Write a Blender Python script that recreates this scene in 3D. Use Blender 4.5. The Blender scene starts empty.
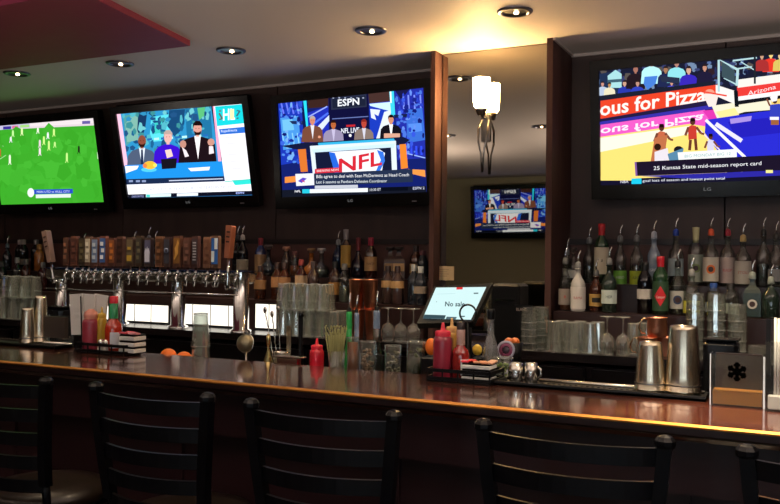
import bpy, math, random
from mathutils import Vector, Matrix
random.seed(7)
R = math.radians
C = bpy.context.scene.collection
SC = bpy.context.scene

# ------------------------------------------------------------------ camera
F, YAW, PITCH, ROLL, CZ = 830.0, R(26.3), R(.46), R(.6), 1.5
fw = Vector((-math.sin(YAW)*math.cos(PITCH), math.cos(YAW)*math.cos(PITCH), math.sin(PITCH)))
rt0 = Vector((math.cos(YAW), math.sin(YAW), 0)); up0 = rt0.cross(fw)
rt = rt0*math.cos(ROLL)+up0*math.sin(ROLL); up = -rt0*math.sin(ROLL)+up0*math.cos(ROLL)
EYE = Vector((0, 0, CZ))
def ray(x, y): return fw+rt*((x-390)/F)+up*((252-y)/F)
def atY(x, y, Y): d = ray(x, y); return EYE+d*(Y/d.y)
def atZ(x, y, Z): d = ray(x, y); return EYE+d*((Z-CZ)/d.z)
cd = bpy.data.cameras.new('camera'); cam = bpy.data.objects.new('camera', cd); C.objects.link(cam)
M = Matrix((rt, up, -fw)).transposed().to_4x4(); M.translation = EYE
cam.matrix_world = M; cd.sensor_width = 36; cd.lens = F/780*36; cd.clip_start = .05
SC.camera = cam

# ------------------------------------------------------------------ materials
def lin(c):
    if isinstance(c, str): c = [int(c[i:i+2], 16)/255 for i in (0, 2, 4)]
    return tuple(((x/12.92) if x <= .04045 else ((x+.055)/1.055)**2.4) for x in c)
MATS = {}
def mat(name, col='808080', rough=.5, metal=0, coat=0, noise=None, scale=20, bump=0, emit=0, ior=1.5, stretch=None, spec=.5):
    if name in MATS: return MATS[name]
    m = bpy.data.materials.new(name); m.use_nodes = True; MATS[name] = m
    nt = m.node_tree; b = nt.nodes['Principled BSDF']; c = lin(col)
    b.inputs['Base Color'].default_value = (*c, 1); b.inputs['Roughness'].default_value = rough
    b.inputs['Metallic'].default_value = metal; b.inputs['Coat Weight'].default_value = coat
    b.inputs['Coat Roughness'].default_value = .06; b.inputs['IOR'].default_value = ior
    b.inputs['Specular IOR Level'].default_value = spec
    if emit:
        b.inputs['Emission Color'].default_value = (*c, 1); b.inputs['Emission Strength'].default_value = emit
    tc = nt.nodes.new('ShaderNodeTexCoord'); mp = nt.nodes.new('ShaderNodeMapping')
    nt.links.new(tc.outputs['Object'], mp.inputs['Vector'])
    if stretch: mp.inputs['Scale'].default_value = stretch
    n = nt.nodes.new('ShaderNodeTexNoise'); n.inputs['Scale'].default_value = scale; n.inputs['Detail'].default_value = 5
    nt.links.new(mp.outputs['Vector'], n.inputs['Vector'])
    if noise is None:
        # faint wear in the sheen keeps every surface procedural
        r = nt.nodes.new('ShaderNodeMapRange'); r.inputs['To Min'].default_value = max(0, rough-.03); r.inputs['To Max'].default_value = min(1, rough+.05)
        nt.links.new(n.outputs['Fac'], r.inputs['Value']); nt.links.new(r.outputs['Result'], b.inputs['Roughness'])
    else:
        cr = nt.nodes.new('ShaderNodeValToRGB'); cr.color_ramp.elements[0].position = .35; cr.color_ramp.elements[1].position = .68
        cr.color_ramp.elements[0].color = (*c, 1); cr.color_ramp.elements[1].color = (*lin(noise), 1)
        nt.links.new(n.outputs['Fac'], cr.inputs['Fac']); nt.links.new(cr.outputs['Color'], b.inputs['Base Color'])
    if bump:
        bp = nt.nodes.new('ShaderNodeBump'); bp.inputs['Strength'].default_value = bump; bp.inputs['Distance'].default_value = .01
        nt.links.new(n.outputs['Fac'], bp.inputs['Height']); nt.links.new(bp.outputs['Normal'], b.inputs['Normal'])
    return m
def thin_glass(name, tint='f4f8f6', haze=.075, hazecol='e8e4de', rough=.06, ior=1.5, base=.26):
    if name in MATS: return MATS[name]
    m = bpy.data.materials.new(name); m.use_nodes = True; MATS[name] = m
    nt = m.node_tree; nt.nodes.clear(); N = nt.nodes.new; L = nt.links.new
    out = N('ShaderNodeOutputMaterial'); tr = N('ShaderNodeBsdfTransparent'); tr.inputs[0].default_value = (*lin(tint), 1)
    gl = N('ShaderNodeBsdfGlossy'); gl.inputs['Roughness'].default_value = rough
    df = N('ShaderNodeBsdfDiffuse'); df.inputs[0].default_value = (*lin(hazecol), 1)
    lw = N('ShaderNodeLayerWeight'); lw.inputs['Blend'].default_value = .28
    mr = N('ShaderNodeMapRange'); mr.inputs['To Min'].default_value = base; mr.inputs['To Max'].default_value = .95
    L(lw.outputs['Facing'], mr.inputs['Value'])
    pw = N('ShaderNodeMath'); pw.operation = 'POWER'; pw.inputs[1].default_value = 1.8
    L(mr.outputs[0], pw.inputs[0])
    a = N('ShaderNodeMixShader'); a.inputs[0].default_value = haze; L(tr.outputs[0], a.inputs[1]); L(df.outputs[0], a.inputs[2])
    b = N('ShaderNodeMixShader'); L(pw.outputs[0], b.inputs[0]); L(a.outputs[0], b.inputs[1]); L(gl.outputs[0], b.inputs[2])
    L(b.outputs[0], out.inputs[0]); return m
def emis(name, col, st):
    if name in MATS: return MATS[name]
    m = bpy.data.materials.new(name); m.use_nodes = True; MATS[name] = m
    nt = m.node_tree; nt.nodes.clear(); o = nt.nodes.new('ShaderNodeOutputMaterial'); e = nt.nodes.new('ShaderNodeEmission')
    e.inputs[0].default_value = (*lin(col), 1); e.inputs[1].default_value = st; nt.links.new(e.outputs[0], o.inputs[0]); return m
def screen_mat(name, st):
    if name in MATS: return MATS[name]
    m = bpy.data.materials.new(name); m.use_nodes = True; MATS[name] = m
    nt = m.node_tree; nt.nodes.clear(); o = nt.nodes.new('ShaderNodeOutputMaterial'); e = nt.nodes.new('ShaderNodeEmission')
    a = nt.nodes.new('ShaderNodeAttribute'); a.attribute_name = 'Col'; e.inputs[1].default_value = st
    nt.links.new(a.outputs['Color'], e.inputs[0]); nt.links.new(e.outputs[0], o.inputs[0]); return m

STEEL = mat('polished_steel', 'd0cbc2', .24, 1, scale=60)
STEEL_D = mat('brushed_steel', '8d8a88', .3, 1, scale=80, stretch=(1, 1, 8))
CHROME = mat('chrome', 'e6e4e2', .07, 1)
COPPER = mat('hammered_copper', 'e8a080', .32, 1, scale=90, bump=.25)
BLACK = mat('black_plastic', '08080a', .4, spec=.25)
BLACKG = mat('black_gloss_plastic', '08080a', .12)
RUBBER = mat('black_rubber', '0d0c0c', .45)
WHITE = mat('white_plastic', 'e8e6e2', .45)
PAPER = mat('white_paper', 'dedcd8', .8)
GLASS = thin_glass('clear_glass')
JGL = thin_glass('jar_glass', haze=.01, base=.12)
GEDGE = thin_glass('edge_highlight_glass', haze=.26, hazecol='f0f0ee')  # pale diffuse mix paints bright highlights along rims and bases
GLASS2 = thin_glass('bottle_clear_glass', tint='e0e6e0', haze=.012, hazecol='c4cac4')
ACRYL = thin_glass('clear_acrylic', tint='e8ecee', haze=.02, hazecol='c8d0dc')
WOODDK = mat('espresso_wood', '382624', .5, noise='422e2a', scale=6, stretch=(2, 2, .25))
WOODBR = mat('reddish_brown_wood', '50302c', .5, noise='5c3832', scale=7, stretch=(2, 2, .3))
PILLAR = mat('pillar_wood', '3c2624', .6, spec=.2, noise='48302c', scale=7, stretch=(3, 3, .25))

# ------------------------------------------------------------------ mesh builder
class MB:
    def __init__(s): s.v = []; s.f = []; s.m = []; s.c = []; s.mi = 0; s.T = Matrix.Identity(4); s.sm = []; s.smooth = False
    def add(s, vs, fs, smooth=None):
        n = len(s.v); s.v += [tuple(s.T @ Vector(p)) for p in vs]
        for f in fs: s.f.append([n+i for i in f]); s.m.append(s.mi); s.sm.append(s.smooth if smooth is None else smooth)
        return s
    def box(s, c, d, rz=0, bev=0):
        x, y, z = d[0]/2, d[1]/2, d[2]/2
        ca, sa = math.cos(rz), math.sin(rz)
        def W(a, b, e): return (c[0]+a*ca-b*sa, c[1]+a*sa+b*ca, c[2]+e)
        if bev <= 0:
            vs = [W(a*x, b*y, e*z) for e in (-1, 1) for a, b in ((-1, -1), (1, -1), (1, 1), (-1, 1))]
            return s.add(vs, [(3, 2, 1, 0), (4, 5, 6, 7), (0, 1, 5, 4), (1, 2, 6, 5), (2, 3, 7, 6), (3, 0, 4, 7)], False)
        B = min(bev, x*.95, y*.95, z*.95); rings = []
        for e, i in ((-z, B), (-z+B, 0), (z-B, 0), (z, B)):
            a, b = x-i, y-i; q = B if i == 0 else B*.6
            rings.append([W(*p, e) for p in ((-a+q, -b), (a-q, -b), (a, -b+q), (a, b-q), (a-q, b), (-a+q, b), (-a, b-q), (-a, -b+q))])
        vs = sum(rings, []); fs = []
        for k in range(3):
            for i in range(8): j = (i+1) % 8; fs.append((k*8+i, k*8+j, k*8+8+j, k*8+8+i))
        fs += [tuple(range(7, -1, -1)), tuple(range(24, 32))]
        return s.add(vs, fs, False)
    def lathe(s, prof, seg=20, c=(0, 0, 0), a0=0, a1=2*math.pi, smooth=True, sx=1, sy=1):
        full = abs(a1-a0-2*math.pi) < 1e-6; n = seg if full else seg+1
        vs = []; fs = []
        for (r, z) in prof:
            for i in range(n):
                t = a0+(a1-a0)*i/seg; vs.append((c[0]+r*math.cos(t)*sx, c[1]+r*math.sin(t)*sy, c[2]+z))
        for k in range(len(prof)-1):
            for i in range(seg):
                j = (i+1) % n
                fs.append((k*n+i, k*n+j, (k+1)*n+j, (k+1)*n+i))
        return s.add(vs, fs, smooth)
    def tube(s, pts, r, seg=8, caps=True):
        pts = [Vector(p) for p in pts]; rr = r if isinstance(r, (list, tuple)) else [r]*len(pts); vs = []; fs = []
        prev = None
        for i, p in enumerate(pts):
            d = (pts[min(i+1, len(pts)-1)]-pts[max(i-1, 0)]).normalized()
            if prev is None:
                a = Vector((0, 0, 1)) if abs(d.z) < .9 else Vector((1, 0, 0)); u = d.cross(a).normalized()
            else: u = (prev-d*prev.dot(d)).normalized()
            prev = u; w = d.cross(u)
            for k in range(seg): t = 2*math.pi*k/seg; vs.append(tuple(p+(u*math.cos(t)+w*math.sin(t))*rr[i]))
        for i in range(len(pts)-1):
            for k in range(seg): j = (k+1) % seg; fs.append((i*seg+k, i*seg+j, (i+1)*seg+j, (i+1)*seg+k))
        if caps: fs += [tuple(range(seg-1, -1, -1)), tuple(range((len(pts)-1)*seg, len(pts)*seg))]
        return s.add(vs, fs, True)
    def prism(s, poly, y0, y1):   # outline in x,z extruded along y
        n = len(poly); vs = [(x, y0, z) for x, z in poly]+[(x, y1, z) for x, z in poly]
        fs = [tuple(range(n)), tuple(range(2*n-1, n-1, -1))]+[(i, i+n, (i+1) % n+n, (i+1) % n) for i in range(n)]
        return s.add(vs, fs, False)
    def slab(s, poly, z0, z1):    # outline in x,y extruded along z
        n = len(poly); vs = [(x, y, z0) for x, y in poly]+[(x, y, z1) for x, y in poly]
        fs = [tuple(range(n-1, -1, -1)), tuple(range(n, 2*n))]+[(i, (i+1) % n, (i+1) % n+n, i+n) for i in range(n)]
        return s.add(vs, fs, False)
    def ball(s, c, r, sc=(1, 1, 1), seg=14, rings=9):
        pr = [(r*math.sin(math.pi*k/rings), -r*math.cos(math.pi*k/rings)*sc[2]) for k in range(rings+1)]
        return s.lathe(pr, seg, c, sx=sc[0], sy=sc[1])
    def build(s, name, mats, parent=None, loc=None, rz=0):
        me = bpy.data.meshes.new(name); me.from_pydata(s.v, [], s.f)
        for m in (mats if isinstance(mats, (list, tuple)) else [mats]): me.materials.append(m)
        for p, mi, sm in zip(me.polygons, s.m, s.sm): p.material_index = mi; p.use_smooth = sm
        me.update(); o = bpy.data.objects.new(name, me); C.objects.link(o)
        if parent: o.parent = parent
        if loc is not None: o.location = loc
        o.rotation_euler.z = rz
        return o
def tag(o, label, cat, group=None, kind=None):
    o['label'] = label; o['category'] = cat
    if group: o['group'] = group
    if kind: o['kind'] = kind
    return o
def thing(name, label, cat, loc=(0, 0, 0), rz=0, group=None):
    o = bpy.data.objects.new(name, None); C.objects.link(o); o.location = loc; o.rotation_euler.z = rz
    o.empty_display_size = .05
    return tag(o, label, cat, group)
def struct(name, mb, m): o = mb.build(name, m); o['kind'] = 'structure'; return o
def copy_tree(o, parent=None):
    c = o.copy(); C.objects.link(c)
    if parent: c.parent = parent
    for ch in [x for x in C.objects if x.parent == o]: copy_tree(ch, c)
    return c
CACHE = {}
def put(key, maker, label, loc, rz=0, group=None, cat=None):
    """first use builds the kind, later uses copy the thing with each of its parts"""
    if key in CACHE: o = copy_tree(CACHE[key])
    else: o = CACHE[key] = maker()
    o.location = loc; o.rotation_euler.z = rz; o['label'] = label
    if group: o['group'] = group
    if cat: o['category'] = cat
    return o

# ------------------------------------------------------------------ room
CEIL, WY, PY_, MY = 2.65, 4.60, 4.20, 4.29
XL, XR, RY = -8.2, 2.6, -2.5
pxl = atY(430, 150, PY_).x; pxl2 = atY(434.5, 150, PY_).x
pxr = atY(546, 150, PY_).x; pxr2 = atY(552, 150, PY_).x
mb = MB(); mb.box(((XL+XR)/2, (RY+WY)/2, -.05), (XR-XL+.4, WY-RY+.4, .1)); struct('floor', mb, mat('floor_tile', '2a2320', .35, noise='352c27', scale=4))
mb = MB(); mb.box(((XL+XR)/2, (RY+WY)/2, CEIL+.05), (XR-XL+.4, WY-RY+.4, .1)); struct('ceiling', mb, mat('ceiling_paint', 'c9bfba', .6, bump=.02, scale=30))
# television wall in wide dark panels with thin seams
mb = MB(); seams = sorted([atY(x, 215, WY).x for x in (123, 276, 5)]+[XL-.1, XR+.1, -2.0, -.35, .7, -6.6])
for a, b in zip(seams, seams[1:]): mb.box(((a+b)/2, WY+.06, 1.35), (b-a-.008, .12, 2.7))
mb.box(((XL+XR)/2, WY+.10, 1.35), (XR-XL, .06, 2.7))
struct('wall_back', mb, WOODDK)
mb = MB(); mb.box((XL-.05, (RY+WY)/2, CEIL/2), (.1, WY-RY, CEIL)); struct('wall_left', mb, mat('wall_paint_dark', '4c4840', .7, scale=12))
mb = MB(); mb.box((XR+.05, (RY+WY)/2, CEIL/2), (.1, WY-RY, CEIL)); struct('wall_right', mb, MATS['wall_paint_dark'])
# rear wall with three windows
wins = [(-1.3, -.75), (.2, .75), (1.5, 2.05)]; wz0, wz1 = 1.0, 2.1
mb = MB(); xs = [XL]
for a, b in wins: xs += [a, b]
xs.append(XR)
for i in range(0, len(xs), 2): mb.box(((xs[i]+xs[i+1])/2, RY-.06, CEIL/2), (xs[i+1]-xs[i], .12, CEIL))
for a, b in wins:
    mb.box(((a+b)/2, RY-.06, wz0/2), (b-a, .12, wz0)); mb.box(((a+b)/2, RY-.06, (wz1+CEIL)/2), (b-a, .12, CEIL-wz1))
struct('wall_rear', mb, mat('rear_wall_paint', 'a09c82', .75, scale=10))
for k, (a, b) in enumerate(wins):
    mb = MB(); cx = (a+b)/2
    for x in (a+.025, b-.025, cx): mb.box((x, RY-.05, (wz0+wz1)/2), (.05, .06, wz1-wz0))
    for z in (wz0+.025, wz1-.025): mb.box((cx, RY-.05, z), (b-a-.1, .058, .05))
    mb.mi = 1; mb.box((cx, RY-.06, (wz0+wz1)/2), (b-a-.1, .006, wz1-wz0-.1))
    struct('window_%d' % (k+1), mb, [BLACK, GLASS])
    ld = bpy.data.lights.new('window_daylight', 'AREA'); ld.shape = 'RECTANGLE'; ld.size = b-a; ld.size_y = wz1-wz0
    ld.energy = (11, 16, 18)[k]; ld.color = (.80, .88, 1.0); lo = bpy.data.objects.new('window_daylight', ld); C.objects.link(lo)
    lo.location = (cx, RY-.18, (wz0+wz1)/2); lo.rotation_euler = (R(-90), 0, R(180)); lo.rotation_euler = (R(90), 0, 0)
# mirrored pier between its two wooden pillars
mb = MB(); mb.box(((pxl+pxl2)/2, (PY_+WY)/2, CEIL/2), (pxl2-pxl, WY-PY_, CEIL)); struct('trim_1', mb, PILLAR)
mb = MB(); mb.box(((pxr+pxr2)/2, (PY_+WY)/2, CEIL/2), (pxr2-pxr, WY-PY_, CEIL)); struct('trim_2', mb, PILLAR)
mb = MB(); mb.box(((pxl2+pxr)/2, (MY+.012+WY)/2, CEIL/2), (pxr-pxl2, WY-MY-.012, CEIL)); struct('wall_mirror_pier', mb, WOODDK)
mm = mat('mirror_silver', 'b9b3a8', .015, 1)
for l in list(mm.node_tree.links):
    if l.to_socket.name == 'Roughness': mm.node_tree.links.remove(l)
mb = MB(); mb.box(((pxl2+pxr)/2, MY+.006, (1.08+CEIL)/2), (pxr-pxl2-.012, .01, CEIL-1.09)); mo = mb.build('wall_mirror', mm)
tag(mo, 'tall wall mirror between two brown pillars behind the sconce', 'mirror')
# trims: slim light bead along the ceiling in both television bays, chair rail
mb = MB(); mb.box(((XL+pxl)/2, WY-.008, CEIL-.008), (pxl-XL, .016, .016)); struct('trim_3', mb, mat('ceiling_bead', 'b0a4a0', .5))
mb = MB(); mb.box(((XR+pxr2)/2, WY-.008, CEIL-.008), (XR-pxr2, .016, .016)); mb.box((pxr2+.006, (PY_+WY)/2, CEIL-.006), (.012, WY-PY_, .012)); struct('trim_4', mb, MATS['ceiling_bead'])
zr = 1.605
for n, a, b in (('trim_5', XL, pxl), ('trim_6', pxr2, XR)):
    mb = MB(); mb.box(((a+b)/2, WY-.012, zr), (b-a, .024, .03)); struct(n, mb, mat('rail_wood', '1d1114', .4))
    mb = MB(); mb.box(((a+b)/2, WY-.005, (1.06+zr-.016)/2), (b-a, .01, zr-.016-1.06)); struct('wall_lower_left' if n == 'trim_5' else 'wall_lower_right', mb, WOODBR)
# red ceiling panel
tip = atZ(190, 46, 2.62); l1 = atZ(0, 67, 2.62); f1 = atZ(97, 0, 2.62)
e = (f1-tip); f2 = tip+e*1.15
mb = MB(); mb.slab([(tip.x, tip.y), (f2.x, f2.y), (XL+.02, f2.y), (XL+.02, l1.y+(l1.y-tip.y)*.3)], 2.62, CEIL)
struct('trim_7', mb, mat('red_ceiling_panel', '7c1a3c', .6, scale=8))

# ------------------------------------------------------------------ televisions
def text_tris(s, font_sharp=False):
    cu = bpy.data.curves.new('t', 'FONT'); cu.body = s; cu.size = 1; cu.resolution_u = 2; cu.offset = .02 if s in ('ous for Pizza', 'ESPN', 'HL', 'No sale', 'NFL LIVE', 'NFL') else 0
    o = bpy.data.objects.new('t', cu); C.objects.link(o); dg = bpy.context.evaluated_depsgraph_get()
    me = o.evaluated_get(dg).to_mesh(); vs = [tuple(v.co) for v in me.vertices]; fs = [tuple(p.vertices) for p in me.polygons]
    o.evaluated_get(dg).to_mesh_clear(); bpy.data.objects.remove(o); bpy.data.curves.remove(cu)
    if not vs: return [], []
    x0 = min(v[0] for v in vs); x1 = max(v[0] for v in vs); y0 = min(v[1] for v in vs); y1 = max(v[1] for v in vs)
    return [((v[0]-x0)/(x1-x0), (v[1]-y0)/(y1-y0)) for v in vs], fs
TXT = {}
class Screen:
    """flat picture drawn in the plane of a display, layer over layer"""
    def __init__(s, c, yaw, tilt, w, h):
        s.c = Vector(c); s.w = w; s.h = h; s.yaw = yaw; s.tilt = tilt
        s.u = Vector((math.cos(yaw), math.sin(yaw), 0)); n = Vector((math.sin(yaw), -math.cos(yaw), 0))
        s.v = Vector((0, 0, 1))*math.cos(tilt)+n*math.sin(tilt); s.n = s.u.cross(s.v)
        s.V = []; s.Fc = []; s.col = []; s.k = 0
    def loc(s, x, y):
        if getattr(s, 'wide', False) and x >= 779.8: x += 60; y -= 3
        d = ray(x, y); t = (s.c-EYE).dot(s.n)/d.dot(s.n); p = EYE+d*t-s.c
        return max(-s.w/2, min(s.w/2, p.dot(s.u))), max(-s.h/2, min(s.h/2, p.dot(s.v)))
    def poly(s, pts, col, loc=True, layer=True):
        q = [s.loc(*p) for p in pts] if loc else pts
        if layer: s.k += 1
        n = len(s.V); s.V += [(a, b, s.k*.00002) for a, b in q]; s.Fc.append(tuple(range(n, n+len(q)))); s.col.append(lin(col))
    def full(s, col): s.poly([(-s.w/2, -s.h/2), (s.w/2, -s.h/2), (s.w/2, s.h/2), (-s.w/2, s.h/2)], col, False)
    def ell(s, x, y, rx, ry, col, n=14):
        s.poly([(x+rx*math.cos(2*math.pi*i/n), y+ry*math.sin(2*math.pi*i/n)) for i in range(n)], col)
    def line(s, a, b, w, col):
        d = Vector((b[0]-a[0], b[1]-a[1])).normalized(); m = Vector((-d.y, d.x))*w/2
        s.poly([(a[0]+m.x, a[1]+m.y), (b[0]+m.x, b[1]+m.y), (b[0]-m.x, b[1]-m.y), (a[0]-m.x, a[1]-m.y)], col)
    def rect(s, x0, y0, x1, y1, col, sl=0): s.poly([(x0, y0), (x1, y0+sl*(x1-x0)), (x1, y1+sl*(x1-x0)), (x0, y1)], col)
    def text(s, t, tl, tr, hgt, col, flip=False):   # tl, tr: pixel of the top left and top right of the line of writing
        if t not in TXT: TXT[t] = text_tris(t)
        vs, fs = TXT[t]; s.k += 1; n = len(s.V)
        for a, b in vs:
            if flip: b = 1-b
            x = tl[0]+(tr[0]-tl[0])*a; y = tl[1]+(tr[1]-tl[1])*a+hgt*(1-b); q = s.loc(x, y); s.V.append((q[0], q[1], s.k*.00002))
        for f in fs: s.Fc.append(tuple(n+i for i in f)); s.col.append(lin(col))
    def build(s, name, parent, st, loc=(0, 0, 0)):
        me = bpy.data.meshes.new(name); me.from_pydata([(a, -z, b) for a, b, z in s.V], [], s.Fc)
        ca = me.color_attributes.new('Col', 'FLOAT_COLOR', 'CORNER')
        for p, c in zip(me.polygons, s.col):
            for li in p.loop_indices: ca.data[li].color = (*c, 1)
        me.materials.append(screen_mat('lit_screen_%s' % st, st)); o = bpy.data.objects.new(name, me); C.objects.link(o)
        o.parent = parent; o.location = loc; return o
def person(S, x, y, s, suit, skin, shirt='ffffff', hair=None, tie=None, bald=False, beard=None, w=1):
    # chest, shoulders, head; x,y = chin, s = head height in px
    S.poly([(x-1.5*s*w, y+2.6*s), (x-1.35*s*w, y+.9*s), (x-1.0*s*w, y+.45*s), (x-.3*s, y+.2*s), (x+.3*s, y+.2*s), (x+1.0*s*w, y+.45*s), (x+1.35*s*w, y+.9*s), (x+1.5*s*w, y+2.6*s)], suit)
    if shirt: S.poly([(x-.28*s, y+.15*s), (x+.28*s, y+.15*s), (x+.05*s, y+2.2*s)], shirt)
    if tie: S.poly([(x-.08*s, y+.3*s), (x+.08*s, y+.3*s), (x+.14*s, y+1.6*s), (x, y+1.9*s), (x-.12*s, y+1.6*s)], tie)
    S.ell(x, y-.45*s, .37*s, .55*s, skin)
    S.rect(x-.14*s, y-.05*s, x+.14*s, y+.22*s, skin)
    if beard: S.poly([(x-.34*s, y-.3*s), (x-.1*s, y-.16*s), (x+.1*s, y-.16*s), (x+.34*s, y-.3*s), (x+.2*s, y+.08*s), (x-.2*s, y+.08*s)], beard)
    if hair: S.poly([(x-.4*s, y-.45*s), (x-.4*s, y-.9*s), (x-.15*s, y-1.15*s), (x+.2*s, y-1.15*s), (x+.42*s, y-.85*s), (x+.4*s, y-.45*s), (x+.3*s, y-.75*s), (x-.3*s, y-.75*s)], hair)
    for d in (-.13, .13): S.ell(x+d*s, y-.5*s, .05*s, .03*s, '201818', 6)
def speckle(S, quad, cols, n, size, seed=1):
    r_ = random.Random(seed); a, b, c, d = [Vector(q) for q in quad]
    for k in range(n):
        u, v = r_.random(), r_.random(); p = (a*(1-u)+b*u)*(1-v)+(d*(1-u)+c*u)*v; w = size*r_.uniform(.4, 1.3); h = size*r_.uniform(.4, 1.6); t = r_.uniform(-.6, .6)
        S.poly([(p.x+w*math.cos(t+i*1.257+r_.uniform(-.3, .3)), p.y+h*math.sin(t+i*1.257)) for i in range(5)], r_.choice(cols))
TVM = mat('tv_bezel_gloss_black', '0a080a', .22, spec=.3)
def television(label, c, yaw, tilt, w, draw, st=1.0, logo=True, copyfrom=None):
    h = w*9/16
    S = Screen(c, yaw, tilt, w, h)
    t = thing('television', label, 'television', c, yaw, 'flat screen televisions along the wall')
    gap = (RY-c[1]) if c[1] < 0 else (c[1]-WY)
    mb = MB(); bx, bt, bb = .048, .052, .075
    mb.box((-(w/2+bx/2), 0, (bt-bb)/2), (bx, .05, h+bt+bb)); mb.box(((w/2+bx/2), 0, (bt-bb)/2), (bx, .05, h+bt+bb))
    mb.box((0, 0, h/2+bt/2), (w, .05, bt)); mb.box((0, 0, -h/2-bb/2), (w, .05, bb))
    mb.build('bezel', TVM, t)
    mb = MB(); mb.box((0, .030, 0), (w+.09, .046, h+.12), bev=.02); mb.build('rear_housing', BLACK, t)
    mb = MB(); g = abs(gap)-.0138; mb.box((0, (.06+g)/2, 0), (.12, g-.06, .12)); mb.box((0, g+.0065, 0), (.4, .014, .25)); mb.build('wall_bracket', BLACK, t, rz=-yaw if c[1] > 0 else 0)
    if copyfrom:
        o = copyfrom.copy(); C.objects.link(o); o.parent = t
    else:
        S.full('050508'); draw(S); o = S.build('screen', t, st, (0, -.008, 0))
    if logo:
        S2 = Screen(c, yaw, tilt, w, h); vs, fs = TXT.setdefault('LG', text_tris('LG'))
        S2.V = [((a-.5)*.035, (b-.5)*.016-h/2-.035, 0) for a, b in vs]; S2.Fc = fs; S2.col = [(.25, .25, .25)]*len(fs); S2.k = 1
        S2.build('maker_mark', t, .5, (0, -.0256, 0))  # maker mark glows by itself, brightness put into its emission
        mb = MB(); mb.box((w*.42, -.026, -h/2-.05), (.03, .002, .005)); mb.build('power_lamp', mat('pale_plate', '9a9aa0', .4), t)
    for ch in [x for x in C.objects if x.parent == t and not x.name.startswith('wall_bracket')]:
        ch.location = Matrix.Rotation(tilt, 4, 'X') @ ch.location; ch.rotation_euler.x = tilt
    return t, o

def draw_soccer(S):
    S.full('3fae2b')
    S.poly([(-5, 118), (40, 122), (97, 118), (100, 125), (-5, 130)], 'e8d8e0')
    S.poly([(-5, 113), (97, 110), (96, 117.5), (-5, 122.5)], '1a1118')
    S.poly([(0, 120.5), (97, 117), (97, 123), (0, 128)], 'f2e6ea')
    S.poly([(30, 119.5), (75, 116.2), (76, 119), (30, 121.5)], 'b87898'); S.rect(83, 121, 91, 124, '6b5fa8', -.04)
    S.poly([(0, 124), (30, 122), (31, 127.5), (0, 130)], 'c9c4e0'); S.rect(4, 126.5, 12, 129.5, '3b2f9a', -.05); S.rect(13, 125.8, 19, 128.8, 'e070a0', -.05); S.rect(21, 125, 30, 127.5, 'a8e080', -.05)
    for i, a in enumerate([(-6, 148), (2, 144), (7, 149), (7, 155), (1, 159)]):
        b = [(2, 144), (7, 149), (7, 155), (1, 159), (-6, 161)][i]; S.line(a, b, .7, 'a8e09a')
    S.line((98.5, 152), (99, 159), 1.5, 'd0f0c0')
    S.poly([(0, 165), (104, 160), (105, 180), (0, 186)], '46b832')
    speckle(S, [(2, 134), (98, 128), (104, 198), (3, 200)], ['44b430', '3caa28', '48ba34', '3fb02c'], 90, 7, 6)
    for x, y, c, k in [(14, 134, 'c8ffa0', 5), (23, 132, 'e6ffb0', 6), (39, 131, 'f0ffe0', 4), (49, 136, 'f8f8f8', 5), (55, 133, 'd8ff90', 6), (45, 141, 'd8ff90', 7), (50, 146, 'd8ff90', 8), (41, 144, 'f0d8e0', 6), (41, 152, 'ffe8f0', 6), (11, 160, 'f4ffe0', 8), (68, 158, 'd0ff90', 8), (80, 150, '203018', 6), (12, 140, 'f0f0f0', 4), (1, 153, 'd05030', 6), (56, 145, 'c8f890', 4)]:
        S.rect(x-1, y-k/2, x+1, y+k/2-1, c); S.ell(x, y-k/2-.5, .9, .9, c, 6); S.line((x-.4, y+k/2-1.4), (x-1.4, y+k/2+.6), .7, c); S.line((x+.4, y+k/2-1.4), (x+1.3, y+k/2+.4), .7, c)
    S.rect(34, 189.5, 74, 194, '2a4fc8', -.02); S.rect(37, 194.4, 72, 198, 'e4f4e8', -.02); S.ell(32, 192.5, 3.4, 4.6, 'f4fff4')
    S.text('MAN UTD vs HULL CITY', (38, 190.6), (71, 190.2), 2.2, 'dfe8ff')
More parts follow.
